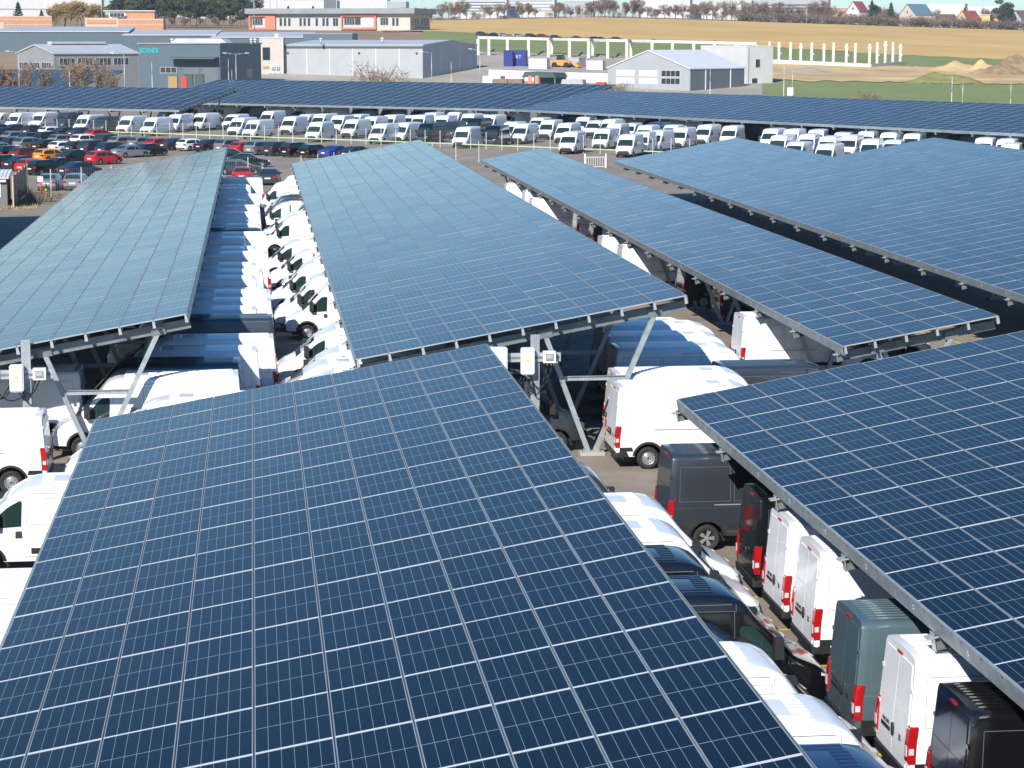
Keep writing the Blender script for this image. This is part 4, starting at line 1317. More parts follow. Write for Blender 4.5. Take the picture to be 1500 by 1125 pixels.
# slate hall with the teal sign
b = hall('industrial_hall', 'dark slate hall with teal sign letters and an awning, left of the beige block', 'industrial hall', 322, 600, 25, 23.4, 26, 12.4, M['clad_slate'], M['roof_grey'], None)
cu = bpy.data.curves.new('sign_text', 'FONT'); cu.body = 'BORNER'; cu.size = 1.75; cu.extrude = .06; cu.space_character = 1.05
to = bpy.data.objects.new('sign', cu); COL.objects.link(to)
dg = bpy.context.evaluated_depsgraph_get()
tme = bpy.data.meshes.new_from_object(to.evaluated_get(dg)); bpy.data.objects.remove(to)
tme.materials.clear(); tme.materials.append(M['teal'])
o = link('sign_letters', tme, b, (-23.0, -.12, 10.1), (math.pi / 2, 0, 0)); o.scale = (.78, 1, 1)
mb = MB(); mb.hexa([(-13.5, -3.2, 8.6), (-.3, -3.2, 8.6), (-.3, 0, 8.9), (-13.5, 0, 8.9), (-13.5, -3.2, 8.85), (-.3, -3.2, 8.85), (-.3, 0, 9.2), (-13.5, 0, 9.2)]); mb.build('awning', M['clad_slate'], b)
window(b, -17.2, -12.6, 5.0, 6.4, bars=2)
for x in (-10.5, -5.2): fpanel(b, 'door', x, x + 4.4, -1, 6.3, M['clad_dark'], .05)
for k in range(3): fpanel(b, 'joint_strip', -18.5 + k * 6.4, -18.38 + k * 6.4, 0, 12.2, M['seam'], .03)
window(b, 17, 20, 3.6, 5.6, 's', 2)
mb = MB(); mb.prism([(-16.5, 12.76), (4 - 4.5, 12.76), (-2.0, 13.9), (-15, 13.9)], 5, 9, 0, 'XZ'); mb.build('skylight', M['roof_light'], b)
# beige block
b = hall('office_block', 'beige block with one tall window and air conditioners, between slate hall and warehouse', 'office block', 415, 655, 2, 6.8, 14, 13.9, M['wall_beige'], M['roof_light'], None, roof_over=.1, z=0)
window(b, -5.9, -3.8, 7.8, 11.4, bars=0, fr=M['wall_beige'])
for i, (x, z) in enumerate(((-3.5, 5.2), (-2.2, 5.2), (-4.6, 3.4), (-3.2, 3.4), (-1.9, 3.4))): 
    q = fpanel(b, 'air_conditioner', x, x + .95, z, z + .95, M['wall_white'], .5)
    mb = MB(); mb.lathe([(.001, -.52), (.33, -.52), (.33, -.5)], 12, 0, 'Y', False, (x + .45, 0, z + .48)); mb.build('fan', M['grey_plastic'], q)
fpanel(b, 'sign_board', -5.9, -4.1, 5.3, 6.1, M['wood'], .1)
mb = MB(); mb.box(-2.6, -1.4, 2, 3.2, 14.26, 15.3); mb.build('roof_unit', M['roof_light'], b)
# old light shed
b = hall('old_shed', 'old pale shed with a light gabled roof behind bare trees, at the far left', 'shed', 78, 545, 58, 16.2, 23.5, 10.2, M['clad_grey'], M['roof_light'], 'y', 2.0)
for x in (-15.2, -10.2, -5.2): window(b, x, x + 4.0, 6.9, 8.2, bars=3)
for y in (1.5, 6.5, 11.5, 16.5): window(b, y, y + 4.2, 7.6, 9.2, 's', 3)
mb = MB(); mb.box(-9, -7, 4, 19, 12.5, 13.1); mb.build('roof_vent', M['roof_light'], b)
# long slate halls
for px, d, wl, h, lab in ((188, 735, 41, 16.0, 'long dark slate hall with a light roof edge, leftmost of three in line'), (315, 725, 28.5, 14.9, 'dark slate hall with a light roof, in the middle of three in line'),
                          (452, 715, 30, 14.2, 'dark slate hall with a light roof, rightmost of three in line')):
    b = hall('long_hall', lab, 'industrial hall', px, d, 4, wl, 30, h, M['clad_slate'], M['roof_light'], 'shed', 1.6, group='long slate halls', z=0)
    for k in range(1, 4): fpanel(b, 'joint_strip', -wl * k / 4, -wl * k / 4 + .15, 0, h - .3, M['seam'], .04)
b = hall('dark_annex', 'dark flat annex on the long slate halls, right above the grey warehouse', 'annex', 516, 700, 5, 15, 20, 15.2, M['clad_slate'], M['roof_grey'], None, roof_over=.1, z=0)
# office with coral frames
b = hall('office_building', 'grey office building with coral framed bays and a thick flat roof', 'office', 601, 870, 14, 62.5, 32, 9.2, M['wall_grey'], M['roof_grey'], None, roof_over=2.2, z=14.3)
mb = MB(); mb.box(-64.7, 2.2, -2.2, 34, 9.56, 11.2); mb.build('roof_slab', M['roof_grey'], b)
for x0, x1 in ((-63.5, -53), (-27, -13.2)):
    mb = MB()
    for q in ((x0, x1, 8.2, 8.9), (x0, x1, 3.3, 4.0), (x0, x0 + .6, 4.0, 8.2), (x1 - .6, x1, 4.0, 8.2)): mb.box(q[0], q[1], -1.0, -.01, q[2], q[3])
    if x0 < -50: mb.box(x0 + 6.5, x1 - .61, -.9, -.02, 4.01, 8.19)
    mb.build('bay_frame', M['coral'], b)
    window(b, x0 + 1.2, x0 + 5.2, 5.0, 7.6, bars=3)
fpanel(b, 'wall_panel', -19, -14.2, 4.1, 8.1, M['wall_white'], .3)
window(b, -21.6, -19.4, 5.0, 7.6, bars=0)
for x in (-51.5, -49.8, -48.1, -43.6, -42, -40.3, -37.2, -34.5, -33, -30.3, -29.2, -7, -5.5): window(b, x, x + 1.0, 4.6, 7.6, bars=0)
window(b, -11.6, -8.6, 4.9, 7.7, bars=2)
for x in (-33.5, -31.8, -30.1, -25, -23, -11.2, -8.8): window(b, x, x + 1.3, 1.0, 2.4, bars=1)
fpanel(b, 'wall_panel', -9.5, -.3, -1.0, 2.8, M['wall_white'], .05)
for y in (3, 7, 11, 18, 22, 26): window(b, y, y + 2.2, 4.6, 7.6, 's', 1)
# brick shells
b = hall('brick_building', 'unfinished orange brick building at the upper left edge', 'brick building', 77, 840, 0, 19.5, 14, 5.4, M['brick'], M['brick_pale'], None, roof_over=0, z=16.3)
for z in (2.6, 4.4): fpanel(b, 'concrete_band', -19.5, 0, z, z + .3, M['brick_pale'], .05)
for k in range(3): fpanel(b, 'concrete_post', -16 + k * 5.2, -15.7 + k * 5.2, -2, 2.6, M['brick_pale'], .05)
b2 = hall('brick_building', 'narrow pale orange brick wing cut by the left photo edge', 'brick building', 6, 820, 0, 8, 14, 6.4, M['brick_pale'], M['brick_pale'], None, roof_over=0, z=13)
b = hall('brick_building', 'stepped unfinished orange brick building before the pine trees', 'brick building', 240, 840, 3, 16.2, 14, 5.2, M['brick'], M['brick_pale'], None, roof_over=0, z=15.6)
mb = MB(); mb.box(-28, -16.22, .2, 12, -6, 5.9); mb.build('wing', M['brick_pale'], b)
fpanel(b, 'brick_infill', -27.4, -17, 3.8, 5.2, M['brick'], .0)
mb = MB(); mb.box(-13.5, -3.2, 1.5, 12, 5.56, 8.2); mb.build('upper_storey', M['brick'], b)
mb = MB(); mb.box(-19.5, -13.53, 1.5, 12, 5.91, 8.0); mb.build('upper_storey', M['wall_white'], b)
window(b, -19, -14, -1.4 + 7.6, 7.6, bars=3)
mb = MB(); mb.box(-21.5, -3.0, .9, 12.5, 8.22, 8.6); mb.build('roof_slab', M['wall_white'], b)
for x in (-26.8, -20.4): window(b, x, x + 2.4, 1.2, 2.2, bars=0)
for z in (1.4, 3.3): fpanel(b, 'concrete_band', -16.2, 0, z, z + .25, M['brick_pale'], .05)
# white gabled hall
b = hall('gabled_hall', 'light grey gabled hall with window rows and a white roof, right of the yard', 'hall', 1011, 600, 36, 27.2, 25, 6.0, M['clad_light'], M['roof_white'], 'y', 4.6)
for x in (-24.2, -16.6, -9.2):
    for z in (2.0, 4.0): window(b, x, x + 6.0, z, z + 1.5, bars=3, m=M['window'] if x > -10 else M['roof_white'])
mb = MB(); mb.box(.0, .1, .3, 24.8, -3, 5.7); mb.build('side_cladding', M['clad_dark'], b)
for k in range(4): window(b, 1.2 + k * 5.9, 5.8 + k * 5.9, 3.2, 4.7, 's', 3)
for y in (6.8, 18.2): spanel(b, 'downpipe', y, y + .2, -3, 5.7, M['alu_white'], .3)
for y in (9, 19):
    mb = MB(); mb.tube((-10, y, 8.7), (-10, y, 9.7), .3, n=8); mb.build('roof_vent', M['alu'], b)
b = hall('white_block', 'tall white block with two small windows attached behind the gabled hall', 'building', 1094, 632, 50, 20, 9.5, 11.6, M['wall_white'], M['roof_white'], None, roof_over=.05, z=0)
window(b, 3.2, 4.8, 6.0, 8.2, 's', 0); window(b, 2.0, 4.0, 1.0, 3.0, 's', 0)
spanel(b, 'downpipe', .5, .7, -3, 11.4, M['alu'], .2)
# precast frame over the yard
fr = thing('concrete_frame', 'row of pale concrete pillars carrying thin beams behind the yard', 'concrete frame', on_ground(900, 735))
o0 = on_ground(900, 735)
tops = []
pp = [700, 716, 743, 774, 803, 808, 834, 862, 868, 890, 918, 924, 955, 985, 1016, 1046, 1078, 1108]
for k, px in enumerate(pp):
    d = 735 + (14 if px in (808, 868, 924) else 0)
    p = on_ground(px, d) - o0
    h = at_d(px, interp([(700, 57), (1110, 66)], px), d).z - on_ground(px, d).z
    mb = MB(); mb.box(p.x - .42, p.x + .42, p.y - .42, p.y + .42, p.z - 1, p.z + h); mb.build('pillar', M['precast'], fr)
    tops.append(p + Vector((0, 0, h)))
for k in range(0, len(tops) - 1):
    a, c = tops[k], tops[k + 1]
    if (c - a).length < 3: continue
    mb = MB(); mb.bar(a + Vector((0, 0, .45)), c + Vector((0, 0, .45)), .7, .85); mb.build('beam', M['precast'], fr)
for k in range(0, len(tops), 3):
    a = tops[k]
    mb = MB(); mb.bar(a + Vector((0, 0, .9)), a + Vector((5.5, 22, .5)), .6, .7); mb.build('roof_girder', M['clad_dark'], fr)
# bare pillars in the field with their plinth
o0 = on_ground(1220, 742)
plist = [(1127, 61, 93.5), (1141, 62, 94), (1158, 61.5, 94.3), (1173, 63, 95), (1189, 62, 95.5), (1207, 64, 96), (1221, 62, 96.5), (1240, 64, 97), (1253, 63, 97.5), (1274, 64, 98.5), (1285, 62, 97), (1297, 60, 96.5), (1308, 62, 96.5), (1319, 64, 97)]
for k, (px, yt, yb) in enumerate(plist):
    d = 742 if k < 10 else 742 + (k - 9) * 6
    p = on_ground(px, d)
    h = at_d(px, yt, d).z - p.z
    mb = MB(); w_ = .36
    mb.box(-w_, w_, -w_, w_, -1, h)
    if k % 2: mb.box(-w_ - .25, w_ + .25, -w_ + .05, w_ - .05, h - 1.6, h - 1.0)
    if k % 3 == 1: mb.box(w_ + .003, w_ + .4, -.3, .3, h * .45, h * .45 + .5)
    o = mb.build('concrete_pillar', M['precast'], None, loc=p)
    tag(o, 'bare white concrete pillar, ' + ordinal(k) + ' from the left in the row standing in the field', 'pillar', 'bare concrete pillars in the field')
a = on_ground(1118, 739); c = on_ground(1276, 739); e = on_ground(1322, 765)
pl = thing('plinth_wall', 'low white concrete plinth wall below the row of bare pillars', 'wall', a)
mb = MB(); mb.bar(Vector((0, 0, .2)), c - a + Vector((0, 0, .0)), .4, 2.6); mb.build('front_panel', M['precast'], pl)
mb = MB(); mb.bar(c - a + Vector((.22, .2, .0)), e - a + Vector((0, 0, .1)), .4, 2.5); mb.build('side_panel', M['block_grey'], pl)

# houses on the rise
def house(px, d, theta, wl, dr, h, rise, wall, roof, label, ridge='y', dz=0.0, win=2):
    b = hall('house', label, 'house', px, d, theta, wl, dr, h, wall, roof, ridge, rise, .35, 'houses on the rise', z=on_ground(px, d).z + dz)
    for k in range(win):
        x = -wl * (k + .7) / (win + .4)
        window(b, x - .5, x + .6, h * .35, h * .35 + 1.4, bars=0)
        if ridge == 'y' and k == 0: window(b, -wl / 2 - .5, -wl / 2 + .5, h + rise * .15, h + rise * .15 + 1.3, bars=0)
    for k in range(2): window(b, dr * (.25 + .4 * k), dr * (.25 + .4 * k) + 1.2, h * .35, h * .35 + 1.4, 's', 0)
    return b
house(1258, 1400, 35, 9.5, 9, 8.6, 5.6, M['wall_white'], M['roof_red'], 'white house with a steep dark red roof, left of the dark conifers')
b = house(1340, 1400, 50, 15, 13.5, 7.5, 6.2, M['wall_cream'], M['roof_blue'], 'big cream house with a steep slate blue roof')
house(1376, 1385, 62, 14, 13, 3.6, 4.4, M['wall_white'], M['roof_brown'], 'low white house with a broad brown roof, right of the slate blue roof')
b = house(1418, 1385, 45, 11, 10.5, 5.0, 5.6, M['wall_yellow'], M['roof_red'], 'yellow house with a red tile roof and chimney')
mb = MB(); mb.box(-6.6, -5.6, 4, 5, 10, 12.2); mb.build('chimney', M['brick'], b)
house(1449, 1400, 10, 7, 8, 8.6, .4, M['wall_yellow'], M['roof_white'], 'flat roofed yellow house beside the red tile roof', None)
house(1464, 1395, 10, 3.6, 6, 6.8, .4, M['wall_yellow'], M['roof_brown'], 'narrow yellow house end between two dark trees', None, win=1)
house(1496, 1400, 40, 10, 10, 6.6, 5.2, M['wall_grey'], M['roof_brown'], 'dark roofed house cut by the right photo edge')
house(1243, 1450, 5, 15, 10, 10.5, .4, M['wall_pink'], M['roof_white'], 'flat pink building behind the bushes left of the white house', None, win=3)
# distant halls and blocks along the top
def farblock(px0, px1, d, ytop, wall, label, roof=None, stripes=0, th=3, sm=None, ybase=None):
    wl = (px1 - px0) * d / F_PX / math.cos(R(th))
    zb = on_ground((px0 + px1) / 2, d).z
    h = sight(ytop, d) - zb
    b = hall('distant_hall', label, 'industrial hall', px1, d, th, wl, 40, h, wall, roof or M['roof_white'], None, roof_over=.2, group='distant halls along the horizon', z=zb)
    for k in range(stripes):
        z = h * (.3 + .6 * k / max(1, stripes))
        fpanel(b, 'stripe', -wl * .97, -wl * .03, z, z + h * .05, sm or M['clad_grey'], .05)
    return b
farblock(-40, 150, 1750, -8, M['wall_white'], 'huge white hall at the upper left corner behind the spruce', stripes=1)
farblock(275, 372, 1800, -6, M['wall_white'], 'white hall rising behind the pine trees')
b = farblock(374, 416, 1700, -10, M['wall_white'], 'white hall with grey vertical joints above the office roof')
for k in range(4): fpanel(b, 'joint_strip', -20 + k * 5, -19.6 + k * 5, 0, 40, M['clad_grey'], .06)
b = farblock(417, 494, 1600, 2.5, M['wall_white'], 'white hall with a dark roof line above the office')
mb = MB(); mb.box(-9, -.5, -.3, -.05, 2, 20); mb.build('dark_bay', M['clad_dark'], b)
farblock(500, 568, 1750, -5, M['wall_white'], 'white hall above the middle of the office roof', stripes=1)
farblock(569, 595, 1500, 4, M['clad_light'], 'grey hall above the right part of the office roof')
farblock(665, 742, 1850, -6, M['wall_white'], 'white striped hall behind the bare roadside trees', stripes=5, sm=M['clad_slate'])
farblock(744, 812, 1900, -4, M['wall_white'], 'white hall with faint blue and red stripes behind the trees', stripes=4)
farblock(828, 868, 1850, 3, M['clad_light'], 'grey distant hall behind the pole')
farblock(940, 1010, 1850, -6, M['wall_white'], 'bright white hall top in the middle of the horizon', stripes=1)
farblock(1012, 1100, 1900, 3, M['wall_white'], 'white hall behind bare trees right of the brightest hall', stripes=2)
farblock(1100, 1212, 2000, 2, M['clad_light'], 'long grey block behind the bushes on the horizon', stripes=4, sm=M['window_dark'])
farblock(1360, 1412, 1900, 8, M['wall_white'], 'white flat hall behind the yellow house', stripes=1)
farblock(1404, 1462, 1950, 11, M['wall_white'], 'low white hall behind the yellow house and trees')

# ------------------------------------------------------------------ trees and shrubs
def leaf_mat(name, c0, c1, rough=.8):
    m = bpy.data.materials.new(name); m.use_nodes = True
    t = m.node_tree; b = t.nodes['Principled BSDF']
    g = t.nodes.new('ShaderNodeNewGeometry'); mx = t.nodes.new('ShaderNodeMix'); mx.data_type = 'RGBA'
    mx.inputs[6].default_value = (*c0, 1); mx.inputs[7].default_value = (*c1, 1)
    t.links.new(g.outputs['Random Per Island'], mx.inputs[0]); t.links.new(mx.outputs[2], b.inputs['Base Color'])
    b.inputs['Roughness'].default_value = rough; b.inputs['Specular IOR Level'].default_value = .2
    return m
M['bark'] = mat('grey_brown_bark', (.17, .13, .10), .9, noise=(2, .2))
M['twig'] = leaf_mat('bare_twigs', (.19, .14, .10), (.30, .22, .15))
M['twig_y'] = leaf_mat('yellow_willow_twigs', (.32, .22, .09), (.42, .30, .13))
M['twig_r'] = leaf_mat('reddish_twigs', (.22, .13, .095), (.32, .20, .14))
M['needle'] = leaf_mat('dark_needles', (.035, .055, .03), (.075, .10, .05))
M['needle_b'] = leaf_mat('blue_green_needles', (.03, .05, .045), (.06, .085, .07))
M['needle_o'] = leaf_mat('olive_needles', (.07, .085, .035), (.13, .135, .06))
M['fresh'] = leaf_mat('fresh_green', (.10, .20, .10), (.16, .30, .15))
M['scrub'] = leaf_mat('brown_scrub', (.13, .10, .075), (.22, .17, .12))
M['dry'] = leaf_mat('dry_grass_blades', (.33, .25, .10), (.46, .36, .16))

def rvec(r_):
    while True:
        v = Vector((r_.uniform(-1, 1), r_.uniform(-1, 1), r_.uniform(-1, 1)))
        if .05 < v.length < 1: return v.normalized()
def leaf(mb, c, s, r_, flat=0.0):
    a = rvec(r_); 
    if flat: a = (a * (1 - flat) + Vector((0, 0, 1)) * 0).normalized()
    b_ = a.cross(rvec(r_))
    if b_.length < .1: return
    b_.normalize()
    mb.poly([c - a * s - b_ * s * .5, c + a * s - b_ * s * .5, c + a * s * .7 + b_ * s * .5, c - a * s * .7 + b_ * s * .5])

def bare_tree(h, seed, spread=.45, twigs=420, tw=.05):
    """returns trunk and crown meshes data builders (unit: metres)"""
    r_ = random.Random(seed)
    tr, cr = MB(), MB()
    ends = []
    def grow(p, d, L, r, lev):
        segs = 3
        for k in range(segs):
            nd = (d + rvec(r_) * .16 + Vector((0, 0, .05))).normalized()
            q = p + nd * (L / segs)
            r2 = r * (.86 if lev else .9)
            tr.tube(p, q, r, r2, 6 if lev < 2 else 4, 0, False)
            p, d, r = q, nd, r2
            if (k < segs - 1 and lev and r_.random() < .5 and lev < 4) or (lev == 0 and k >= 1):
                sd = (d + rvec(r_) * .9).normalized(); grow(p, sd, L * .55, r * .55, lev + 1)
        if lev >= 1: ends.append((p, d, L)); ends.append((p - d * L * .4, d, L))
        if lev >= 3: ends.append((p, d, L)); return
        n = r_.choice([2, 3, 3]) if lev else r_.choice([3, 4])
        for k in range(n):
            a = 2 * math.pi * (k + r_.random() * .6) / n
            sd = (d + Vector((math.cos(a), math.sin(a), 0)) * (spread + r_.uniform(-.1, .25))).normalized()
            grow(p, sd, L * r_.uniform(.62, .8), r * .68, lev + 1)
    grow(Vector((0, 0, -.3)), Vector((0, 0, 1)), h * .27, h * .022, 0)
    for i in range(twigs):
        p, d, L = r_.choice(ends)
        c = p + rvec(r_) * L * r_.uniform(.05, .9)
        e = c + ((d + rvec(r_) * 1.1).normalized()) * r_.uniform(.4, 1.1) * h * .075
        s = (e - c).cross(rvec(r_))
        if s.length < 1e-3: continue
        s = s.normalized() * tw
        cr.poly([c - s, c + s, e])
    return tr, cr

def spruce(h, seed):
    r_ = random.Random(seed); tr, cr = MB(), MB()
    tr.tube((0, 0, -.3), (0, 0, h * .96), h * .018, .02, 6)
    n = 1500
    for i in range(n):
        t = r_.random() ** .75
        z = h * (.06 + .93 * t)
        lay = 1 + .28 * math.sin(z * 7.0 + r_.random())
        rad = (h * .24 * (1 - t) ** .85 + .12) * lay * r_.uniform(.35, 1.0)
        a = r_.random() * 2 * math.pi
        leaf(cr, Vector((math.cos(a) * rad, math.sin(a) * rad, z - rad * .25)), h * .022 * r_.uniform(.6, 1.4), r_)
    return tr, cr

def pine(h, seed, clumps=14, cs=.18):
    r_ = random.Random(seed); tr, cr = MB(), MB()
    p = Vector((0, 0, -.3)); pts = [p]
    for k in range(6): p = p + Vector((r_.uniform(-.03, .03) * h, r_.uniform(-.03, .03) * h, h * .155)); pts.append(p)
    for k in range(6): tr.tube(pts[k], pts[k + 1], h * .018 * (1 - k * .13), h * .018 * (1 - (k + 1) * .13), 6, 0, False)
    for c in range(clumps):
        z = h * r_.uniform(.38, 1.0)
        reach = h * .26 * (1.15 - abs(z / h - .62) * 1.3)
        a = r_.random() * 2 * math.pi
        o = Vector((math.cos(a) * reach * r_.uniform(.2, 1), math.sin(a) * reach * r_.uniform(.2, 1), z))
        base = pts[min(6, max(1, int(z / h * 5.5)))]
        tr.tube(base, o, h * .008, h * .003, 4, 0, False)
        rr = h * cs * r_.uniform(.6, 1.15)
        for i in range(210):
            v = rvec(r_) * rr * r_.uniform(.3, 1) ** .6
            leaf(cr, o + Vector((v.x, v.y, v.z * .55)), h * .022 * r_.uniform(.6, 1.4), r_)
    return tr, cr

def bush(h, seed, n=700, leafy=True):
    r_ = random.Random(seed); tr, cr = MB(), MB()
    for k in range(7):
        a = r_.random() * 6.28; e = Vector((math.cos(a) * h * .5, math.sin(a) * h * .5, h * r_.uniform(.5, .9)))
        tr.tube((0, 0, -.2), e, h * .02, h * .006, 4, 0, False)
    cl = [(Vector((r_.uniform(-.7, .7) * h, r_.uniform(-.5, .5) * h, h * r_.uniform(.25, .7))), h * r_.uniform(.25, .42)) for _ in range(7)]
    for i in range(n):
        c, rr = r_.choice(cl)
        v = rvec(r_) * rr * r_.uniform(.3, 1.05)
        p = c + Vector((v.x, v.y, v.z * .9))
        if p.z < 0: p.z = -p.z * .5
        if leafy: leaf(cr, p, h * .035 * r_.uniform(.5, 1.4), r_)
        else:
            e = p + rvec(r_) * h * .16; s = (e - p).cross(rvec(r_)).normalized() * h * .008
            cr.poly([p - s, p + s, e])
    return tr, cr

def plant_proto(tr, cr, bark, foliage, p1='trunk', p2='crown'):
    return tr.mesh(p1, [bark], None, False), cr.mesh(p2, [foliage], None, False), p1, p2
TP = {}
for k in range(4): TP['bare%d' % k] = plant_proto(*bare_tree(10, 20 + k, .42 + .06 * k, 1300, .06), M['bark'], M['twig'])
for k in range(2): TP['willow%d' % k] = plant_proto(*bare_tree(10, 40 + k, .4, 3000, .09), M['bark'], M['twig_y'])
for k in range(2): TP['red%d' % k] = plant_proto(*bare_tree(10, 50 + k, .4, 2200, .08), M['bark'], M['twig_r'])
TP['fresh'] = plant_proto(*bare_tree(10, 61, .35, 1100, .09), M['bark'], M['fresh'])
TP['spruce0'] = plant_proto(*spruce(10, 5), M['bark'], M['needle_b']); TP['spruce1'] = plant_proto(*spruce(10, 6), M['bark'], M['needle'])
for k in range(3): TP['pine%d' % k] = plant_proto(*pine(10, 70 + k), M['bark'], M['needle'] if k != 1 else M['needle_o'])
for k in range(2): TP['bush%d' % k] = plant_proto(*bush(3, 80 + k), M['bark'], M['scrub'], 'stems', 'foliage')
TP['twigbush'] = plant_proto(*bush(3, 85, 900, False), M['bark'], M['twig'], 'stems', 'foliage')
TP['greenbush'] = plant_proto(*bush(3, 86), M['bark'], M['needle'], 'stems', 'foliage')
tr_rng = random.Random(11)
TREE_N = {}
def plant(kind, px, d, h, label, group, wide=1.0, cat='tree', name=None):
    t_, c_, n1, n2 = TP[kind]
    p = on_ground(px, d)
    base = 3.0 if 'bush' in kind else 10.0
    nm = name or {'bar': 'bare_tree', 'wil': 'willow_tree', 'red': 'bare_tree', 'fre': 'budding_tree', 'spr': 'spruce_tree', 'pin': 'pine_tree', 'bus': 'shrub', 'twi': 'shrub', 'gre': 'shrub'}[kind[:3]]
    root = thing(nm, label, cat, p, tr_rng.uniform(0, 6.28), group)
    s = h / base
    root.scale = (s * wide, s * wide, s)
    link(n1, t_, root); link(n2, c_, root)
    return root
def px_h(d, n): return n * d / F_PX
# spruce, willows and pines at the upper left
plant('spruce0', 28, 900, px_h(900, 36), 'dense dark spruce standing before the white hall at the upper left', None, 1.35)
plant('spruce1', 62, 980, px_h(980, 22), 'small dark conifer right of the dense spruce', None, 1.4)
plant('greenbush', 70, 960, 4.5, 'dark green shrub at the foot of the small conifer', None, 1.4, 'shrub')
for k, (px, n) in enumerate(((80, 40), (87, 46), (95, 50), (103, 50), (112, 52), (121, 50), (130, 48), (140, 44))):
    plant('willow%d' % (k % 2), px, 900 + 9 * (k % 3), px_h(900, n), 'tall yellowish willow, ' + ordinal(k) + ' from the left between the brick buildings', 'yellow willows', 1.0)
for k, (px, n) in enumerate(((148, 30), (157, 26), (166, 30))):
    plant('bare%d' % k, px, 930, px_h(930, n), 'brown bare tree, ' + ordinal(k) + ' from the left behind the stepped brick building', 'bare trees behind the brick building')
for k, (px, n, kd) in enumerate(((176, 40, 0), (188, 42, 1), (199, 38, 2), (211, 42, 0), (222, 44, 2), (234, 38, 1), (246, 46, 0), (257, 42, 2), (267, 40, 1), (278, 44, 0), (289, 42, 2), (300, 36, 1), (312, 38, 0), (322, 34, 2), (336, 44, 1), (347, 34, 0), (358, 42, 2), (366, 34, 1))):
    plant('pine%d' % kd, px, 930 + (k % 3) * 14, px_h(930, n), 'dark green pine, ' + ordinal(k) + ' from the left in the row behind the halls', 'pine trees in a row', 1.05)
for k, px in enumerate(range(172, 372, 12)): plant('pine%d' % (k % 3), px + tr_rng.uniform(-3, 3), 1010, px_h(1010, tr_rng.uniform(40, 54)), 'tall pine of the back row, ' + ordinal(k) + ' from the left behind the first pines', 'back row of pines', 1.1)
for k, px in enumerate((180, 206, 231, 252, 272, 293, 318, 341)):
    plant('red%d' % (k % 2), px, 918, px_h(918, 22), 'low brownish bare tree at the foot of the pines, ' + ordinal(k) + ' from the left', 'bare trees under the pines')
for k, px in enumerate((407, 423, 449, 459)): plant('spruce%d' % (k % 2), px, 1150, px_h(1150, 20 + 5 * (k % 2)), 'small spruce above the office roof, ' + ordinal(k) + ' from the left', 'spruces above the office roof', 1.2)
for k, px in enumerate((592, 600, 608, 616, 624, 632)): plant('red%d' % (k % 2), px, 1200, px_h(1200, 30), 'dark tree above the right end of the office roof, ' + ordinal(k) + ' from the left', 'trees at the right end of the office', 1.1)
# bare trees on the field edge
for k, (px, n, kd) in enumerate(((649, 34, 'bare0'), (658, 38, 'bare1'), (673, 40, 'red0'), (683, 34, 'fresh'), (709, 32, 'bare2'), (729, 34, 'bare3'), (757, 36, 'bare0'), (774, 34, 'red1'))):
    plant(kd, px, 1330, px_h(1330, n), ('bare roadside tree, ' if kd != 'fresh' else 'green budding roadside tree, ') + ordinal(k) + ' from the left along the upper field edge', 'roadside trees on the field edge')
for k, px in enumerate((640, 668, 697, 734, 741)): plant('twigbush', px, 1335, 3.2, 'brown shrub at the upper field edge, ' + ordinal(k) + ' from the left', 'shrubs on the upper field edge', 1.5, 'shrub')
for k, (px, n, kd) in enumerate(((812, 22, 'bare1'), (826, 20, 'bare2'), (850, 22, 'bare3'), (864, 22, 'bare0'), (876, 30, 'red0'), (886, 32, 'red1'), (898, 30, 'red0'), (916, 28, 'red1'), (926, 32, 'red0'), (936, 30, 'bare1'), (960, 18, 'bare2'),
                                 (980, 16, 'red0'), (1015, 26, 'bare3'), (1030, 30, 'bare0'), (1044, 32, 'bare1'), (1058, 34, 'bare2'), (1072, 34, 'bare3'), (1086, 34, 'bare0'), (1098, 32, 'bare1'), (1112, 34, 'bare2'))):
    plant(kd, px, 1380 + (k % 4) * 15, px_h(1380, n * 1.25), 'leafless tree on the horizon, ' + ordinal(k) + ' from the left behind the golden field', 'leafless trees behind the golden field')
k = 0
for px in range(1086, 1504, 7):
    kd = ['bush0', 'twigbush', 'bush1'][k % 3]
    plant(kd, px + tr_rng.uniform(-3, 3), 1362 + tr_rng.uniform(-4, 10), px_h(1370, tr_rng.uniform(11, 22)), 'brown scrub bush, ' + ordinal(k) + ' from the left along the far edge of the golden field', 'scrub along the golden field', 1.5, 'shrub')
    k += 1
for k, (px, n, kd) in enumerate(((1125, 34, 'bare1'), (1142, 36, 'red1'), (1156, 32, 'bare0'), (1170, 30, 'bare2'), (1192, 38, 'bare3'), (1206, 40, 'red0'), (1216, 34, 'bare1'), (1232, 26, 'bare2'), (1288, 28, 'bare0'), (1298, 30, 'red1'), (1345, 22, 'bare3'), (1368, 30, 'bare1'),
                                 (1374, 24, 'bare2'), (1448, 34, 'red0'), (1452, 30, 'bare0'), (1490, 28, 'bare2'))):
    plant(kd, px, 1420 + (k % 3) * 12, px_h(1420, n * 1.2), 'bare tree among the houses, ' + ordinal(k) + ' from the left above the scrub', 'bare trees among the houses')
for k, (px, n, kd) in enumerate(((1276, 36, 'spruce0'), (1280, 28, 'pine0'), (1304, 34, 'spruce1'), (1412, 30, 'spruce1'), (1467, 40, 'pine2'), (1474, 34, 'pine0'))):
    plant(kd, px, 1392, px_h(1392, n), 'dark conifer beside the houses, ' + ordinal(k) + ' from the left', 'dark conifers among the houses', 1.15)
k = 0
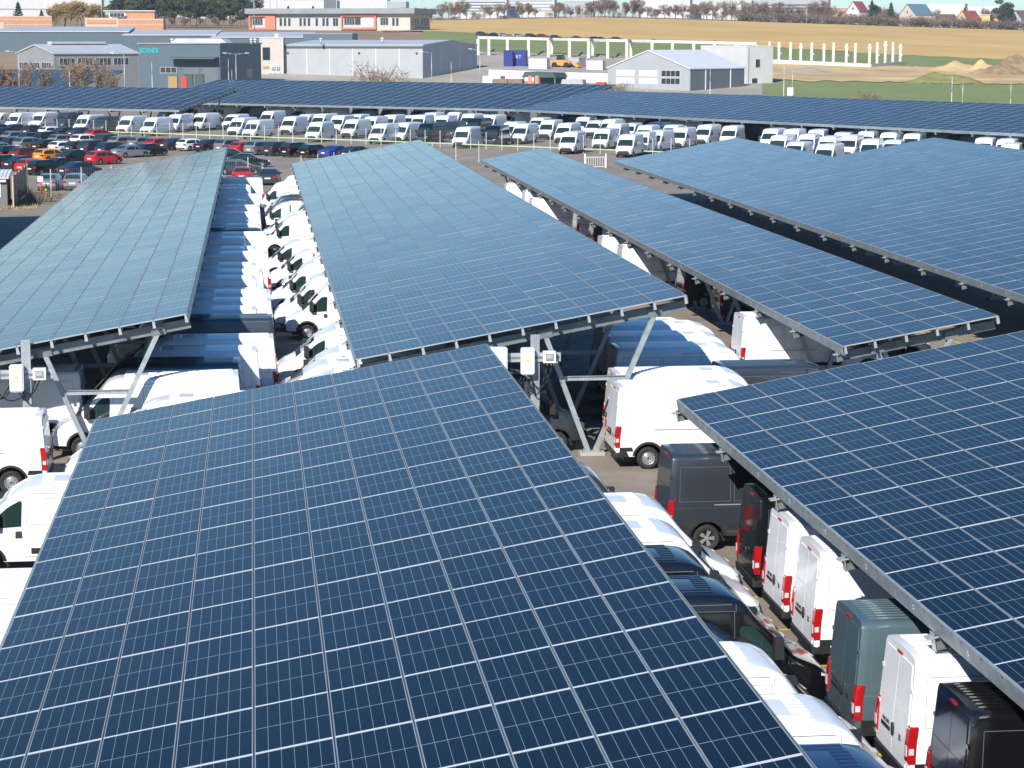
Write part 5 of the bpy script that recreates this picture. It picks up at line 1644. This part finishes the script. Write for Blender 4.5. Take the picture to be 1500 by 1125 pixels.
for px in list(range(1092, 1245, 9)) + list(range(1284, 1312, 9)) + list(range(1360, 1404, 11)) + list(range(1440, 1500, 13)):
    plant(['red0', 'bare1', 'bare3', 'red1'][k % 4], px + tr_rng.uniform(-3, 3), 1470 + (k % 3) * 12, px_h(1470, tr_rng.uniform(20, 38)), 'brown tree of the thicket behind the scrub, ' + ordinal(k) + ' from the left', 'thicket behind the scrub', 1.25)
    k += 1
k = 0
for px in [644, 663, 690, 701, 719, 741, 766, 785] + list(range(806, 1090, 10)):
    plant(['bare1', 'red0', 'bare3', 'twigbush', 'red1'][k % 5], px + tr_rng.uniform(-4, 4), 1440 + (k % 4) * 14, px_h(1440, tr_rng.uniform(16, 34) if k % 5 != 3 else 12), 'brown growth of the far hedge, ' + ordinal(k) + ' from the left above the golden field', 'far hedge line', 1.2)
    k += 1
# trees before the old shed and the warehouse
for k, (px, d, n, kd, wd) in enumerate(((44, 480, 73, 'bare0', .8), (66, 480, 68, 'bare1', .7), (8, 480, 66, 'red0', .9), (100, 490, 76, 'bare2', .8), (122, 470, 85, 'bare3', .95), (138, 480, 78, 'bare0', .8), (160, 440, 72, 'bare2', .7))):
    plant(kd, px, d, px_h(d, n + 12), 'bare dark tree before the old pale shed, ' + ordinal(k) + ' as listed from near the shed', 'bare trees before the old shed', wd)['label'] = \
        ['bare tree before the gable of the old pale shed', 'slim bare tree at the corner of the old pale shed', 'reddish bare tree at the left edge before the shed', 'bare tree left of the widest one before the shed',
         'widest bare tree, before the long side of the old shed', 'bare tree right of the widest one before the shed', 'dark low bare tree by the street lamp and the parked white car'][k]
plant('twigbush', 551, 520, 9.4, 'round leafless bush in front of the grey warehouse', None, 1.0, 'shrub')
for k, (px, d, h) in enumerate(((140, 470, 2.5), (132, 470, 2.0), (152, 465, 1.8), (905, 560, 4.0), (1272, 500, 3.0))): plant('twigbush', px, d, h, ['twiggy bush under the widest bare tree', 'small twiggy bush left under the widest bare tree', 'low twiggy bush beside the dark bare tree', 'twiggy bush at the left corner of the gabled hall', 'flat twiggy bush in the green field'][k], None, 1.4, 'shrub')

# ------------------------------------------------------------------ smaller things
# lightning masts over the far canopies
M['mast'] = mat('white_mast', (.72, .74, .75), .45, .2)
ml = [(102, 101, 122), (223, 91, 127), (335, 86, 122), (340, 102, 131), (557, 96, 138), (661, 91, 126), (948, 114, 150), (1040, 100, 138), (1394, 112, 146), (1409, 123, 178), (1480, 122, 157), (28, 105, 124), (1148, 95, 138)]
for k, (px, yt, yb) in enumerate(sorted(ml)):
    d = 400 if px < 1200 else 330
    if px == 1409: d = 300
    p = at_d(px, yb, d)
    r = thing('lightning_mast', 'slim white lightning mast on the far canopies, ' + ordinal(k) + ' from the left', 'mast', (p.x, p.y, 0), 0, 'lightning masts on the far canopies')
    zt_ = at_d(px, yt, d).z
    mb = MB(); mb.tube((0, 0, 0), (0, 0, zt_ - 2.2), .06, .045, 6); mb.build('pole', M['mast'], r)
    mb = MB(); mb.tube((0, 0, zt_ - 2.2), (0, 0, zt_), .05, .02, 5); mb.build('tip', M['mast'], r)
# street lamps
for k, (px, yt, d, arm) in enumerate(((27, 76, 500, -1), (181, 79, 470, -1), (345, 79, 500, -2), (632, 77, 560, -1), (703, 73, 560, -1), (870, 62, 700, 1), (1162, 100, 560, 0))):
    p = on_ground(px, d); zt_ = sight(yt, d) - p.z
    r = thing('street_lamp', ['street lamp at the left edge before the dark halls', 'street lamp before the long side of the old shed', 'two armed street lamp before the dark side of the slate hall', 'street lamp before the right wall of the warehouse',
                              'street lamp by the right corner of the warehouse', 'street lamp in the yard before the concrete frame', 'lamp post with a white box beside the green field'][k], 'street lamp', p, -az_of(px), 'street lamps')
    mb = MB(); mb.tube((0, 0, 0), (0, 0, zt_), .11, .07, 8); mb.build('pole', M['alu'], r)
    for s_ in ([-1, 1] if arm == -2 else [arm] if arm else []):
        mb = MB(); mb.tube((0, 0, zt_), (s_ * 2.0, 0, zt_ + .25), .055, .045, 6); ar = mb.build('arm', M['alu'], r)
        mb = MB(); mb.hexa([(s_ * 2.0, -.16, zt_ + .18), (s_ * 2.9, -.13, zt_ + .26), (s_ * 2.9, .13, zt_ + .26), (s_ * 2.0, .16, zt_ + .18), (s_ * 2.0, -.13, zt_ + .34), (s_ * 2.9, -.1, zt_ + .34), (s_ * 2.9, .1, zt_ + .34), (s_ * 2.0, .13, zt_ + .34)])
        mb.build('lamp_head', M['alu_white'], ar)
    if arm == 0: 
        mb = MB(); mb.box(-1.2, .2, -.25, .25, 0, 2.0); mb.build('cabinet', M['white_plastic'], r)
# utility poles on the horizon
for k, (px, yt, d) in enumerate(((150, -8, 900), (373, -6, 860), (829, -10, 1320), (1000, 0, 1360), (1181, 8, 1350), (907, -4, 1360), (619, -2, 1300))):
    p = on_ground(px, d)
    r = thing('utility_pole', ['tall pole right of the willows', 'pole at the left corner of the office', 'tall grey pole in the golden field', 'pole before the bright white hall on the horizon', 'pole in the scrub left of the houses', 'thin pole among the reddish trees', 'pole at the right end of the office roof'][k], 'pole', p, 0, 'utility poles')
    mb = MB(); mb.tube((0, 0, -.3), (0, 0, sight(yt, d) - p.z), .22, .14, 6); mb.build('pole', M['galv'], r)
    mb = MB(); zt_ = sight(yt, d) - p.z; mb.bar((-.9, 0, zt_ - .8), (.9, 0, zt_ - .8), .14, .14); mb.build('cross_arm', M['galv'], r)

# inverter stations at the near ends of two canopies
def inverter_station(x, y, ztop, lab, boxes, meter_x):
    post = thing('inverter_post', lab + ': steel post with a cross rail', 'post', (x, y, 0))
    mb = MB(); mb.ibeam((0, 0, 0), (0, 0, 1.7), .24, .2, .03, 0, (0, 1, 0)); mb.box(-.14, .14, -.06, .06, 1.7, ztop); mb.build('column', M['galv'], post)
    zr = 3.11 if x > 0 else 2.75
    mb = MB(); mb.box(-1.35, .8, -.12, -.07, zr, zr + .28); mb.box(-1.3, .75, -.14, -.121, zr + .1, zr + .17, 1); mb.build('cross_rail', [M['alu'], M['galv_dark']], post)
    mb = MB(); mb.box(-.95, -.90, -.11, -.08, 1.75, 2.75); mb.build('cable_post', M['alu'], post)
    return post
def enclosure(x, y, z0, w_, h, lab, cat, name):
    e = thing(name, lab, cat, (x, y, z0))
    mb = MB(); mb.box(-w_ / 2, w_ / 2, -.42, -.14, 0, h); o = mb.build('housing', M['white_plastic'], e)
    bm = bmesh.new(); bm.from_mesh(o.data); bmesh.ops.bevel(bm, geom=bm.edges[:], offset=.035, segments=2, affect='EDGES'); bm.to_mesh(o.data); bm.free()
    return e
for side, (x, y) in (('left', (-7.08, 70.3)), ('middle', (8.62, 69.75))):
    sx = 'under the pale left canopy' if side == 'left' else 'under the long middle canopy'
    inverter_station(x, y, 3.95, 'inverter stand ' + sx, None, 0)
    dz = .36 if side == 'middle' else 0.0
    e = enclosure(x - .27, y, 2.38 + dz, .42, .84, 'tall white inverter cabinet on the post ' + sx, 'inverter', 'inverter_cabinet')
    mb = MB(); mb.box(-.06, .06, -.425, -.419, .4, .47); mb.build('warning_label', M['yellow'], e)
    e = enclosure(x - 1.22, y, 2.45 + dz, .62, .8, 'wide white inverter cabinet at the rail end ' + sx, 'inverter', 'inverter_cabinet')
    mb = MB(); mb.box(-.2, .2, -.425, -.419, .1, .16); mb.build('vent_strip', M['grey_plastic'], e)
    e = thing('meter_box', 'grey meter box with a window on the rail ' + sx, 'meter box', (x + .42, y, 2.74 + dz)); e.scale = (.72, 1, .85)
    mb = MB(); mb.box(-.27, .27, -.36, -.13, 0, .42); mb.build('housing', M['white_plastic'], e)
    mb = MB(); mb.box(-.17, .17, -.385, -.361, .08, .34); q = mb.build('display_window', M['grey_plastic'], e)
    mb = MB(); mb.box(-.14, .14, -.392, -.386, .16, .30); mb.build('meter_face', M['clad_light'], q)
    for k in (-.08, .08):
        mb = MB(); mb.tube((k, -.25, -.1), (k, -.25, .0), .035, n=8); mb.build('cable_gland', M['yellow_plug'], e)
    mb = MB()
    def sag(a, b_, dz, n=9):
        a, b_ = Vector(a), Vector(b_)
        return [a.lerp(b_, t / n) + Vector((0, -.05 * math.sin(math.pi * t / n), -dz * math.sin(math.pi * t / n))) for t in range(n + 1)]
    for a, b_, dz in (((-.45, -.28, 2.35), (-1.25, -.28, 2.45), .55), ((-.3, -.28, 2.35), (.34, -.25, 2.62), .7), ((-.2, -.28, 2.35), (.5, -.25, 2.62), .5), ((-.35, -.28, 2.35), (-1.0, -.2, 2.0), .3),
                      ((-.15, -.2, 2.35), (.02, -.1, 1.7), .1), ((-1.1, -.28, 2.45), (-.1, -.15, 1.9), .35)):
        mb.path(sag(a, b_, dz), .022, 5)
    o = mb.build('cable_bundle', M['cable'], None, loc=(x, y, 0))
    o.location.z = dz * .9
    tag(o, 'black cables looping below the inverter cabinets ' + sx, 'cables')

# wooden hut, plank fence and odds and ends at the left edge
p = at_z(12, 303)
hut = thing('garden_hut', 'small grey plank hut with a ribbed white roof at the left edge', 'hut', (p.x, p.y, 0), .05)
mb = MB(); mb.box(-4.2, -.05, 0, 5.0, 0, 2.2)
for k in range(11): mb.box(-4.21, -.04, -.012, -.001, .05 + k * .2, .19 + k * .2)
for k in range(11): mb.box(-.051, -.038, -.01, 5.0, .05 + k * .2, .19 + k * .2)
mb.build('wall', M['wood_grey'], hut)
mb = MB(); mb.hexa([(-4.5, -.4, 2.25), (.15, -.4, 2.25), (.15, 5.3, 2.62), (-4.5, 5.3, 2.62), (-4.5, -.4, 2.31), (.15, -.4, 2.31), (.15, 5.3, 2.68), (-4.5, 5.3, 2.68)])
for k in range(16): mb.hexa([(-4.45 + k * .3, -.42, 2.305), (-4.36 + k * .3, -.42, 2.305), (-4.36 + k * .3, 5.3, 2.675), (-4.45 + k * .3, 5.3, 2.675), (-4.43 + k * .3, -.42, 2.36), (-4.38 + k * .3, -.42, 2.36), (-4.38 + k * .3, 5.3, 2.73), (-4.43 + k * .3, 5.3, 2.73)])
mb.build('roof', M['roof_white'], hut)
window(hut, -1.5, -.6, .85, 1.9, bars=1)
mb = MB(); mb.box(-4.1, -.1, -.3, -.2, 1.98, 2.2); mb.build('fascia', M['wall_white'], hut)
a, c = at_z(19, 305), at_z(40, 283)
pf = thing('plank_fence', 'tall tan plank fence with pale posts running back beside the hut', 'fence', (a.x, a.y, 0), math.atan2(c.y - a.y, c.x - a.x))
L = (c - a).length
mb = MB()
for k in range(int(L / .5)): mb.box(k * .5, k * .5 + .47, -.02, .02, .1, 2.5)
mb.build('boards', M['wood'], pf)
for k in range(6):
    mb = MB(); mb.box(k * L / 5 - .06, k * L / 5 + .06, -.09, -.022, 0, 2.55); mb.build('post', M['wall_cream'], pf)
p = at_z(68, 295); r = thing('hydrant_post', 'yellow hydrant post standing before the shrubs at left', 'hydrant', (p.x, p.y, 0))
mb = MB(); mb.tube((0, 0, 0), (0, 0, .85), .10, .085, 10); mb.tube((0, 0, .85), (0, 0, 1.02), .13, .06, 10); mb.tube((-.2, 0, .72), (.2, 0, .72), .05, n=8); mb.build('body', M['yellow'], r)
mb = MB(); mb.tube((0, 0, 1.02), (0, 0, 1.1), .03, n=6); mb.build('cap', M['yellow'], r)
p = at_z(60, 293); r = thing('marker_post', 'red and white marker post with a small board left of the hydrant', 'post', (p.x, p.y, 0))
mb = MB(); mb.tube((0, 0, 0), (0, 0, 1.9), .06, n=8); mb.build('pole', M['red_paint'], r)
mb = MB(); mb.box(-.22, .22, -.08, -.061, 1.5, 1.95); mb.build('board', M['white_plastic'], r)
for k, (px, py, h) in enumerate(((44, 296, 1.5), (50, 299, 1.2), (74, 296, 1.3))):
    q = at_z(px, py); r = plant('twigbush', 60, 480, h, ['dark twiggy shrub at the end of the plank fence', 'low twiggy shrub left of the marker post', 'twiggy shrub right of the yellow hydrant'][k], None, 1.1, 'shrub'); r.location = (q.x, q.y, 0)
mb = MB(); r_ = random.Random(3)
e0, e1 = at_z(-10, 316), at_z(52, 300)
for k in range(2600):
    q = Vector((r_.uniform(-26, -17.2), r_.uniform(181, 192), 0))
    if q.x > -18.2 and q.y > 186: continue
    hh = r_.uniform(.08, .28); s = rvec(r_) * .05; s.z = 0
    mb.poly([q - s, q + s, q + Vector((r_.uniform(-.1, .1), r_.uniform(-.1, .1), hh))])
tag(mb.build('dry_grass', M['dry'], fix=False), 'dry yellow grass around the hut and plank fence', 'grass', None, 'stuff')

# yard behind the far canopies
def box_thing(name, label, cat, px, d, w_, dp, h, m, th=10, dz=0.0, part='body', lid=None, group=None):
    loc, rz = site(px, d, th)
    r = thing(name, label, cat, loc + Vector((0, 0, dz)), rz, group)
    mb = MB(); mb.box(-w_, 0, 0, dp, -.5, h)
    for k in range(int(w_ / .6)): mb.box(-w_ + k * .6 + .1, -w_ + k * .6 + .4, -.05, -.001, .2, h - .2)
    mb.build(part, m, r)
    mb = MB(); mb.box(-w_ - .05, .05, -.05, dp + .05, h + .003, h + .15); mb.build('lid', lid or m, r)
    return r
r = box_thing('shipping_container', 'dark blue container with white lettering in the yard', 'container', 770, 690, 6.8, 3, 4.3, M['cont_blue'], 12, .6)
cu = bpy.data.curves.new('t', 'FONT'); cu.body = 'GRT'; cu.size = 1.5; cu.extrude = .03
to = bpy.data.objects.new('t', cu); COL.objects.link(to)
dg = bpy.context.evaluated_depsgraph_get(); tm = bpy.data.meshes.new_from_object(to.evaluated_get(dg)); bpy.data.objects.remove(to)
tm.materials.clear(); tm.materials.append(M['wall_white'])
link('lettering', tm, r, (-4.2, -.1, 2.0), (math.pi / 2, 0, 0))
box_thing('shipping_container', 'blue container end with a white mark left of the lettered one', 'container', 751, 688, 2.7, 5, 4.1, M['cont_blue'], 4, .6)
box_thing('shipping_container', 'white container right of the blue containers', 'container', 801, 680, 5.6, 3, 3.2, M['wall_white'], 15)
box_thing('shipping_container', 'white box container by the right corner of the warehouse', 'container', 733, 600, 5.2, 3, 4.0, M['wall_white'], 25)
box_thing('shipping_container', 'white container before the left slope of the gabled hall', 'container', 883, 680, 5.0, 3, 2.9, M['wall_white'], 15)
box_thing('site_cabin', 'grey site cabin right of the orange loader', 'cabin', 848, 690, 3.6, 4, 3.0, M['block_grey'], 30)
def machine(name, label, px, d, m, sc=1.0, th=20):
    loc, rz = site(px, d, th)
    r = thing(name, label, 'machine', loc, rz); r.scale = (sc, sc, sc)
    mb = MB(); mb.prism([(-3, .6), (1.6, .6), (1.8, 1.5), (.2, 1.9), (-3, 1.7)], -1, 1); mb.build('body', m, r)
    mb = MB(); mb.prism([(-1.6, 1.9), (.1, 1.9), (-.2, 3.2), (-1.5, 3.2)], -.8, .8); c = mb.build('cab', M['window'], r)
    mb = MB(); mb.box(-1.7, 0, -.85, .85, 3.203, 3.35); mb.build('cab_roof', m, c)
    for x in (-2, 1):
        for y in (-1.1, 1.1):
            mb = MB(); mb.lathe([(.001, -.2), (.55, -.2), (.7, -.12), (.7, .12), (.55, .2), (.001, .2)], 14, 0, 'Y', False, (x, y, .7)); mb.build('wheel', M['rubber'], r)
    mb = MB(); mb.bar((1.5, 0, 1.4), (3.4, 0, .8), .5, .25); ar = mb.build('arm', m, r)
    mb = MB(); mb.prism([(3.3, .2), (4.3, .2), (3.5, 1.3)], -1.1, 1.1); mb.build('bucket', m, ar)
    return r
machine('wheel_loader', 'orange wheel loader among the boxes of the yard', 826, 690, M['cont_orange'], 1.25)
machine('wheel_loader', 'yellow wheel loader behind the sand trailer', 737, 585, M['yellow'], .9, 70)
loc, rz = site(815, 570, 25)
r = thing('shelter', 'dark green shelter with an arched roof in the yard', 'shelter', loc, rz)
mb = MB(); mb.prism([(-9.5, 4.2), (0, 4.2), (-.8, 5.4), (-8.6, 5.6)], -.3, 7); mb.build('roof', M['dkgreen'], r)
for x in (-9, -4.6, -.4):
    for y in (.1, 6.5):
        mb = MB(); mb.box(x - .12, x + .12, y - .12, y + .12, -1, 4.195); mb.build('post', M['galv_dark'], r)
mb = MB(); mb.box(-9.1, -.3, 6.3, 6.42, 1.0, 4.19); mb.build('back_wall', M['dkgreen'], r)
def trailer(label, px, d, L, h, m, th):
    loc, rz = site(px, d, th)
    r = thing('tipper_trailer', label, 'trailer', loc, rz, 'tipper trailers in the yard')
    mb = MB(); mb.prism([(-L, 2.2), (-L + .4, 4.0), (-.3, 4.0), (0, 2.2)], 0, 2.5); mb.build('tub', m, r)
    mb = MB(); mb.box(-L + .2, -.2, .9, 1.6, 1.2, 2.19); mb.build('chassis', M['galv_dark'], r)
    for x in (-L + 1.2, -L + 2.6, -1.4):
        mb = MB(); mb.lathe([(.001, -.2), (.5, -.2), (.55, 0), (.5, .2), (.001, .2)], 12, 0, 'Y', False, (x, .25, .85)); mb.build('wheel', M['rubber'], r)
M['sandbrown'] = mat('brown_steel_tub', (.22, .15, .09), .7, noise=(1, .2))
trailer('brown tipper tub at the left of the yard', 744, 560, 4.2, 3, M['sandbrown'], 10)
trailer('brown tipper tub right of the yellow loader', 766, 560, 4.6, 3, M['sandbrown'], 10)
trailer('grey covered tipper trailer with a pale front, left of the gabled hall', 855, 555, 6.0, 3, M['block_grey'], 20)
for k, px in enumerate((779, 789)):
    loc, rz = site(px, 545, 5); r = thing('red_ramp', ['left of the two red loading ramps standing upright', 'right of the two red loading ramps standing upright'][k], 'ramp', loc, rz, 'red loading ramps')
    mb = MB(); mb.hexa([(-1.0, -.3, 0), (0, -.3, 0), (0, .1, 0), (-1.0, .1, 0), (-.9, .9, 5.0), (-.1, .9, 5.0), (-.1, 1.2, 5.0), (-.9, 1.2, 5.0)]); mb.build('frame', M['red_paint'], r)
    mb = MB()
    for q in range(5): mb.box(-.95, -.05, -.34 + q * .22, -.25 + q * .22, .5 + q * .9, .62 + q * .9)
    mb.build('rungs', M['cont_orange'], r)
r = box_thing('red_skip', 'small red skip beside the left corner of the gabled hall', 'skip', 886, 560, 2.2, 1.6, 1.9, M['red_paint'], 15, 1.2)
for k, (px, m, lab) in enumerate(((254, 'wood', 'tan bale under the window of the slate hall'), (268, 'red_paint', 'small red crate before the slate hall doors'), (277, 'dkgreen', 'dark green pallet stack before the slate hall doors'), (293, 'dkgreen', 'teal green rack right of the pallet stack'))):
    box_thing('stacked_goods', lab, 'stack', px + 4, 575, 2.2 if k != 1 else 1.3, 1.5, 3.6 + .5 * (k > 1), M[m], 8, .8)
mb = MB(); a, c = on_ground(716, 640), on_ground(900, 628); mb.bar(Vector((0, 0, 1.0)), c - a + Vector((0, 0, 1.0)), .5, 3.6); tag(mb.build('yard_wall', M['precast'], None, loc=a), 'long pale concrete wall across the yard', 'wall')
# dirt heaps
def heap(label, px, d, w_, h, m, seed, squash=.6):
    r_ = random.Random(seed); p = on_ground(px, d, -.3)
    mb = MB(); n, rings = 36, 12; g = []
    bumps = [(r_.uniform(-.6, .6), r_.uniform(-.6, .6), r_.uniform(.15, .4), r_.uniform(-.3, .45)) for _ in range(14)]
    for i in range(rings + 1):
        q = i / rings; row = []
        for k in range(n):
            a = 2 * math.pi * k / n; rad = q * (1 + .12 * math.sin(3 * a + seed) + .07 * math.sin(7 * a + 2 * seed))
            x, y = rad * math.cos(a), rad * math.sin(a)
            z = max(0, 1 - q * q) ** 1.5 * .8
            for bx, by, bs, bh in bumps: z += bh * math.exp(-((x - bx) ** 2 + (y - by) ** 2) / bs ** 2 * 2) * (1 - q)
            z += (r_.uniform(-.05, .05) + .1 * math.sin(9 * x + 3 * y + seed) * math.sin(7 * y - 2 * x)) * (q < 1) * (1 - q * .6)
            row.append(mb.vert((x * w_, y * w_ * squash, z * h * (q < 1))))
        g.append(row)
    for a, b_ in zip(g, g[1:]):
        for k in range(n): mb.face((a[k], a[(k + 1) % n], b_[(k + 1) % n], b_[k]), 0, None, True)
    return tag(mb.build('dirt_heap', m, None, fix=True, loc=p), label, 'dirt heap', 'dirt heaps beside the field')
M['heap_green'] = ground_mat('overgrown_dirt', (.16, .17, .05), (.26, .23, .09), .5, 8, .95)
M['heap_brown'] = ground_mat('brown_dirt', (.20, .13, .08), (.36, .25, .13), .35, 8, .95)
heap('pointed sandy heap in the middle of the dirt heaps', 1399, 735, 10.5, 3.6, M['dirt'], 1)
heap('smaller sandy heap right of the pointed one', 1440, 735, 9.5, 3.0, M['dirt'], 2)
heap('big brown heap at the right edge of the photo', 1490, 740, 13, 5.2, M['heap_brown'], 3)
heap('brown sandy heap between the smaller heap and the big brown one', 1466, 715, 11, 3.6, M['heap_brown'], 6)
heap('low heap overgrown with green in front of the sandy heaps', 1385, 655, 13, 3.2, M['heap_green'], 4)
heap('flat grey gravel bank before the plinth wall', 1180, 700, 13, 1.5, M['yard'], 5)
for k, (px, d) in enumerate(((1122, 640), (193, 440), (175, 450))):
    pass

# roof equipment on the larger buildings
for k, (px, d, z, lab) in enumerate(((470, 650, 12.9, 'small roof vent at the left end of the warehouse roof'), (560, 652, 13.1, 'small roof vent in the middle of the warehouse roof'), (252, 615, 12.75, 'white roof ventilator beside the skylight of the slate hall'),
                                     (368, 612, 12.75, 'white roof ventilator at the right end of the slate hall roof'), (374, 614, 12.75, 'second white ventilator at the right end of the slate hall roof'))):
    x, y = pdir(px); r = thing('roof_ventilator', lab, 'ventilator', (x * d, y * d, z), 0, 'roof ventilators')
    mb = MB(); mb.tube((0, 0, -.5), (0, 0, .7), .35, n=10); mb.build('stack', M['alu'], r)
    mb = MB(); mb.tube((0, 0, .7), (0, 0, 1.1), .6, .25, 10); mb.build('cowl', M['alu_white'], r)

# ------------------------------------------------------------------ air
hm = bpy.data.materials.new('haze_air'); hm.use_nodes = True
t = hm.node_tree
for n in list(t.nodes):
    if n.type != 'OUTPUT_MATERIAL': t.nodes.remove(n)
pv = t.nodes.new('ShaderNodeVolumePrincipled')
pv.inputs['Color'].default_value = (.80, .88, .98, 1)
pv.inputs['Density'].default_value = .00012
pv.inputs['Anisotropy'].default_value = .25
out = [n for n in t.nodes if n.type == 'OUTPUT_MATERIAL'][0]
t.links.new(pv.outputs[0], out.inputs['Volume'])
mb = MB(); mb.box(-4200, 4600, -60, 9600, -12, 75)
hz = mb.build('haze', hm, None)
hz['kind'] = 'stuff'; hz['label'] = 'thin pale air between the lot and the horizon'
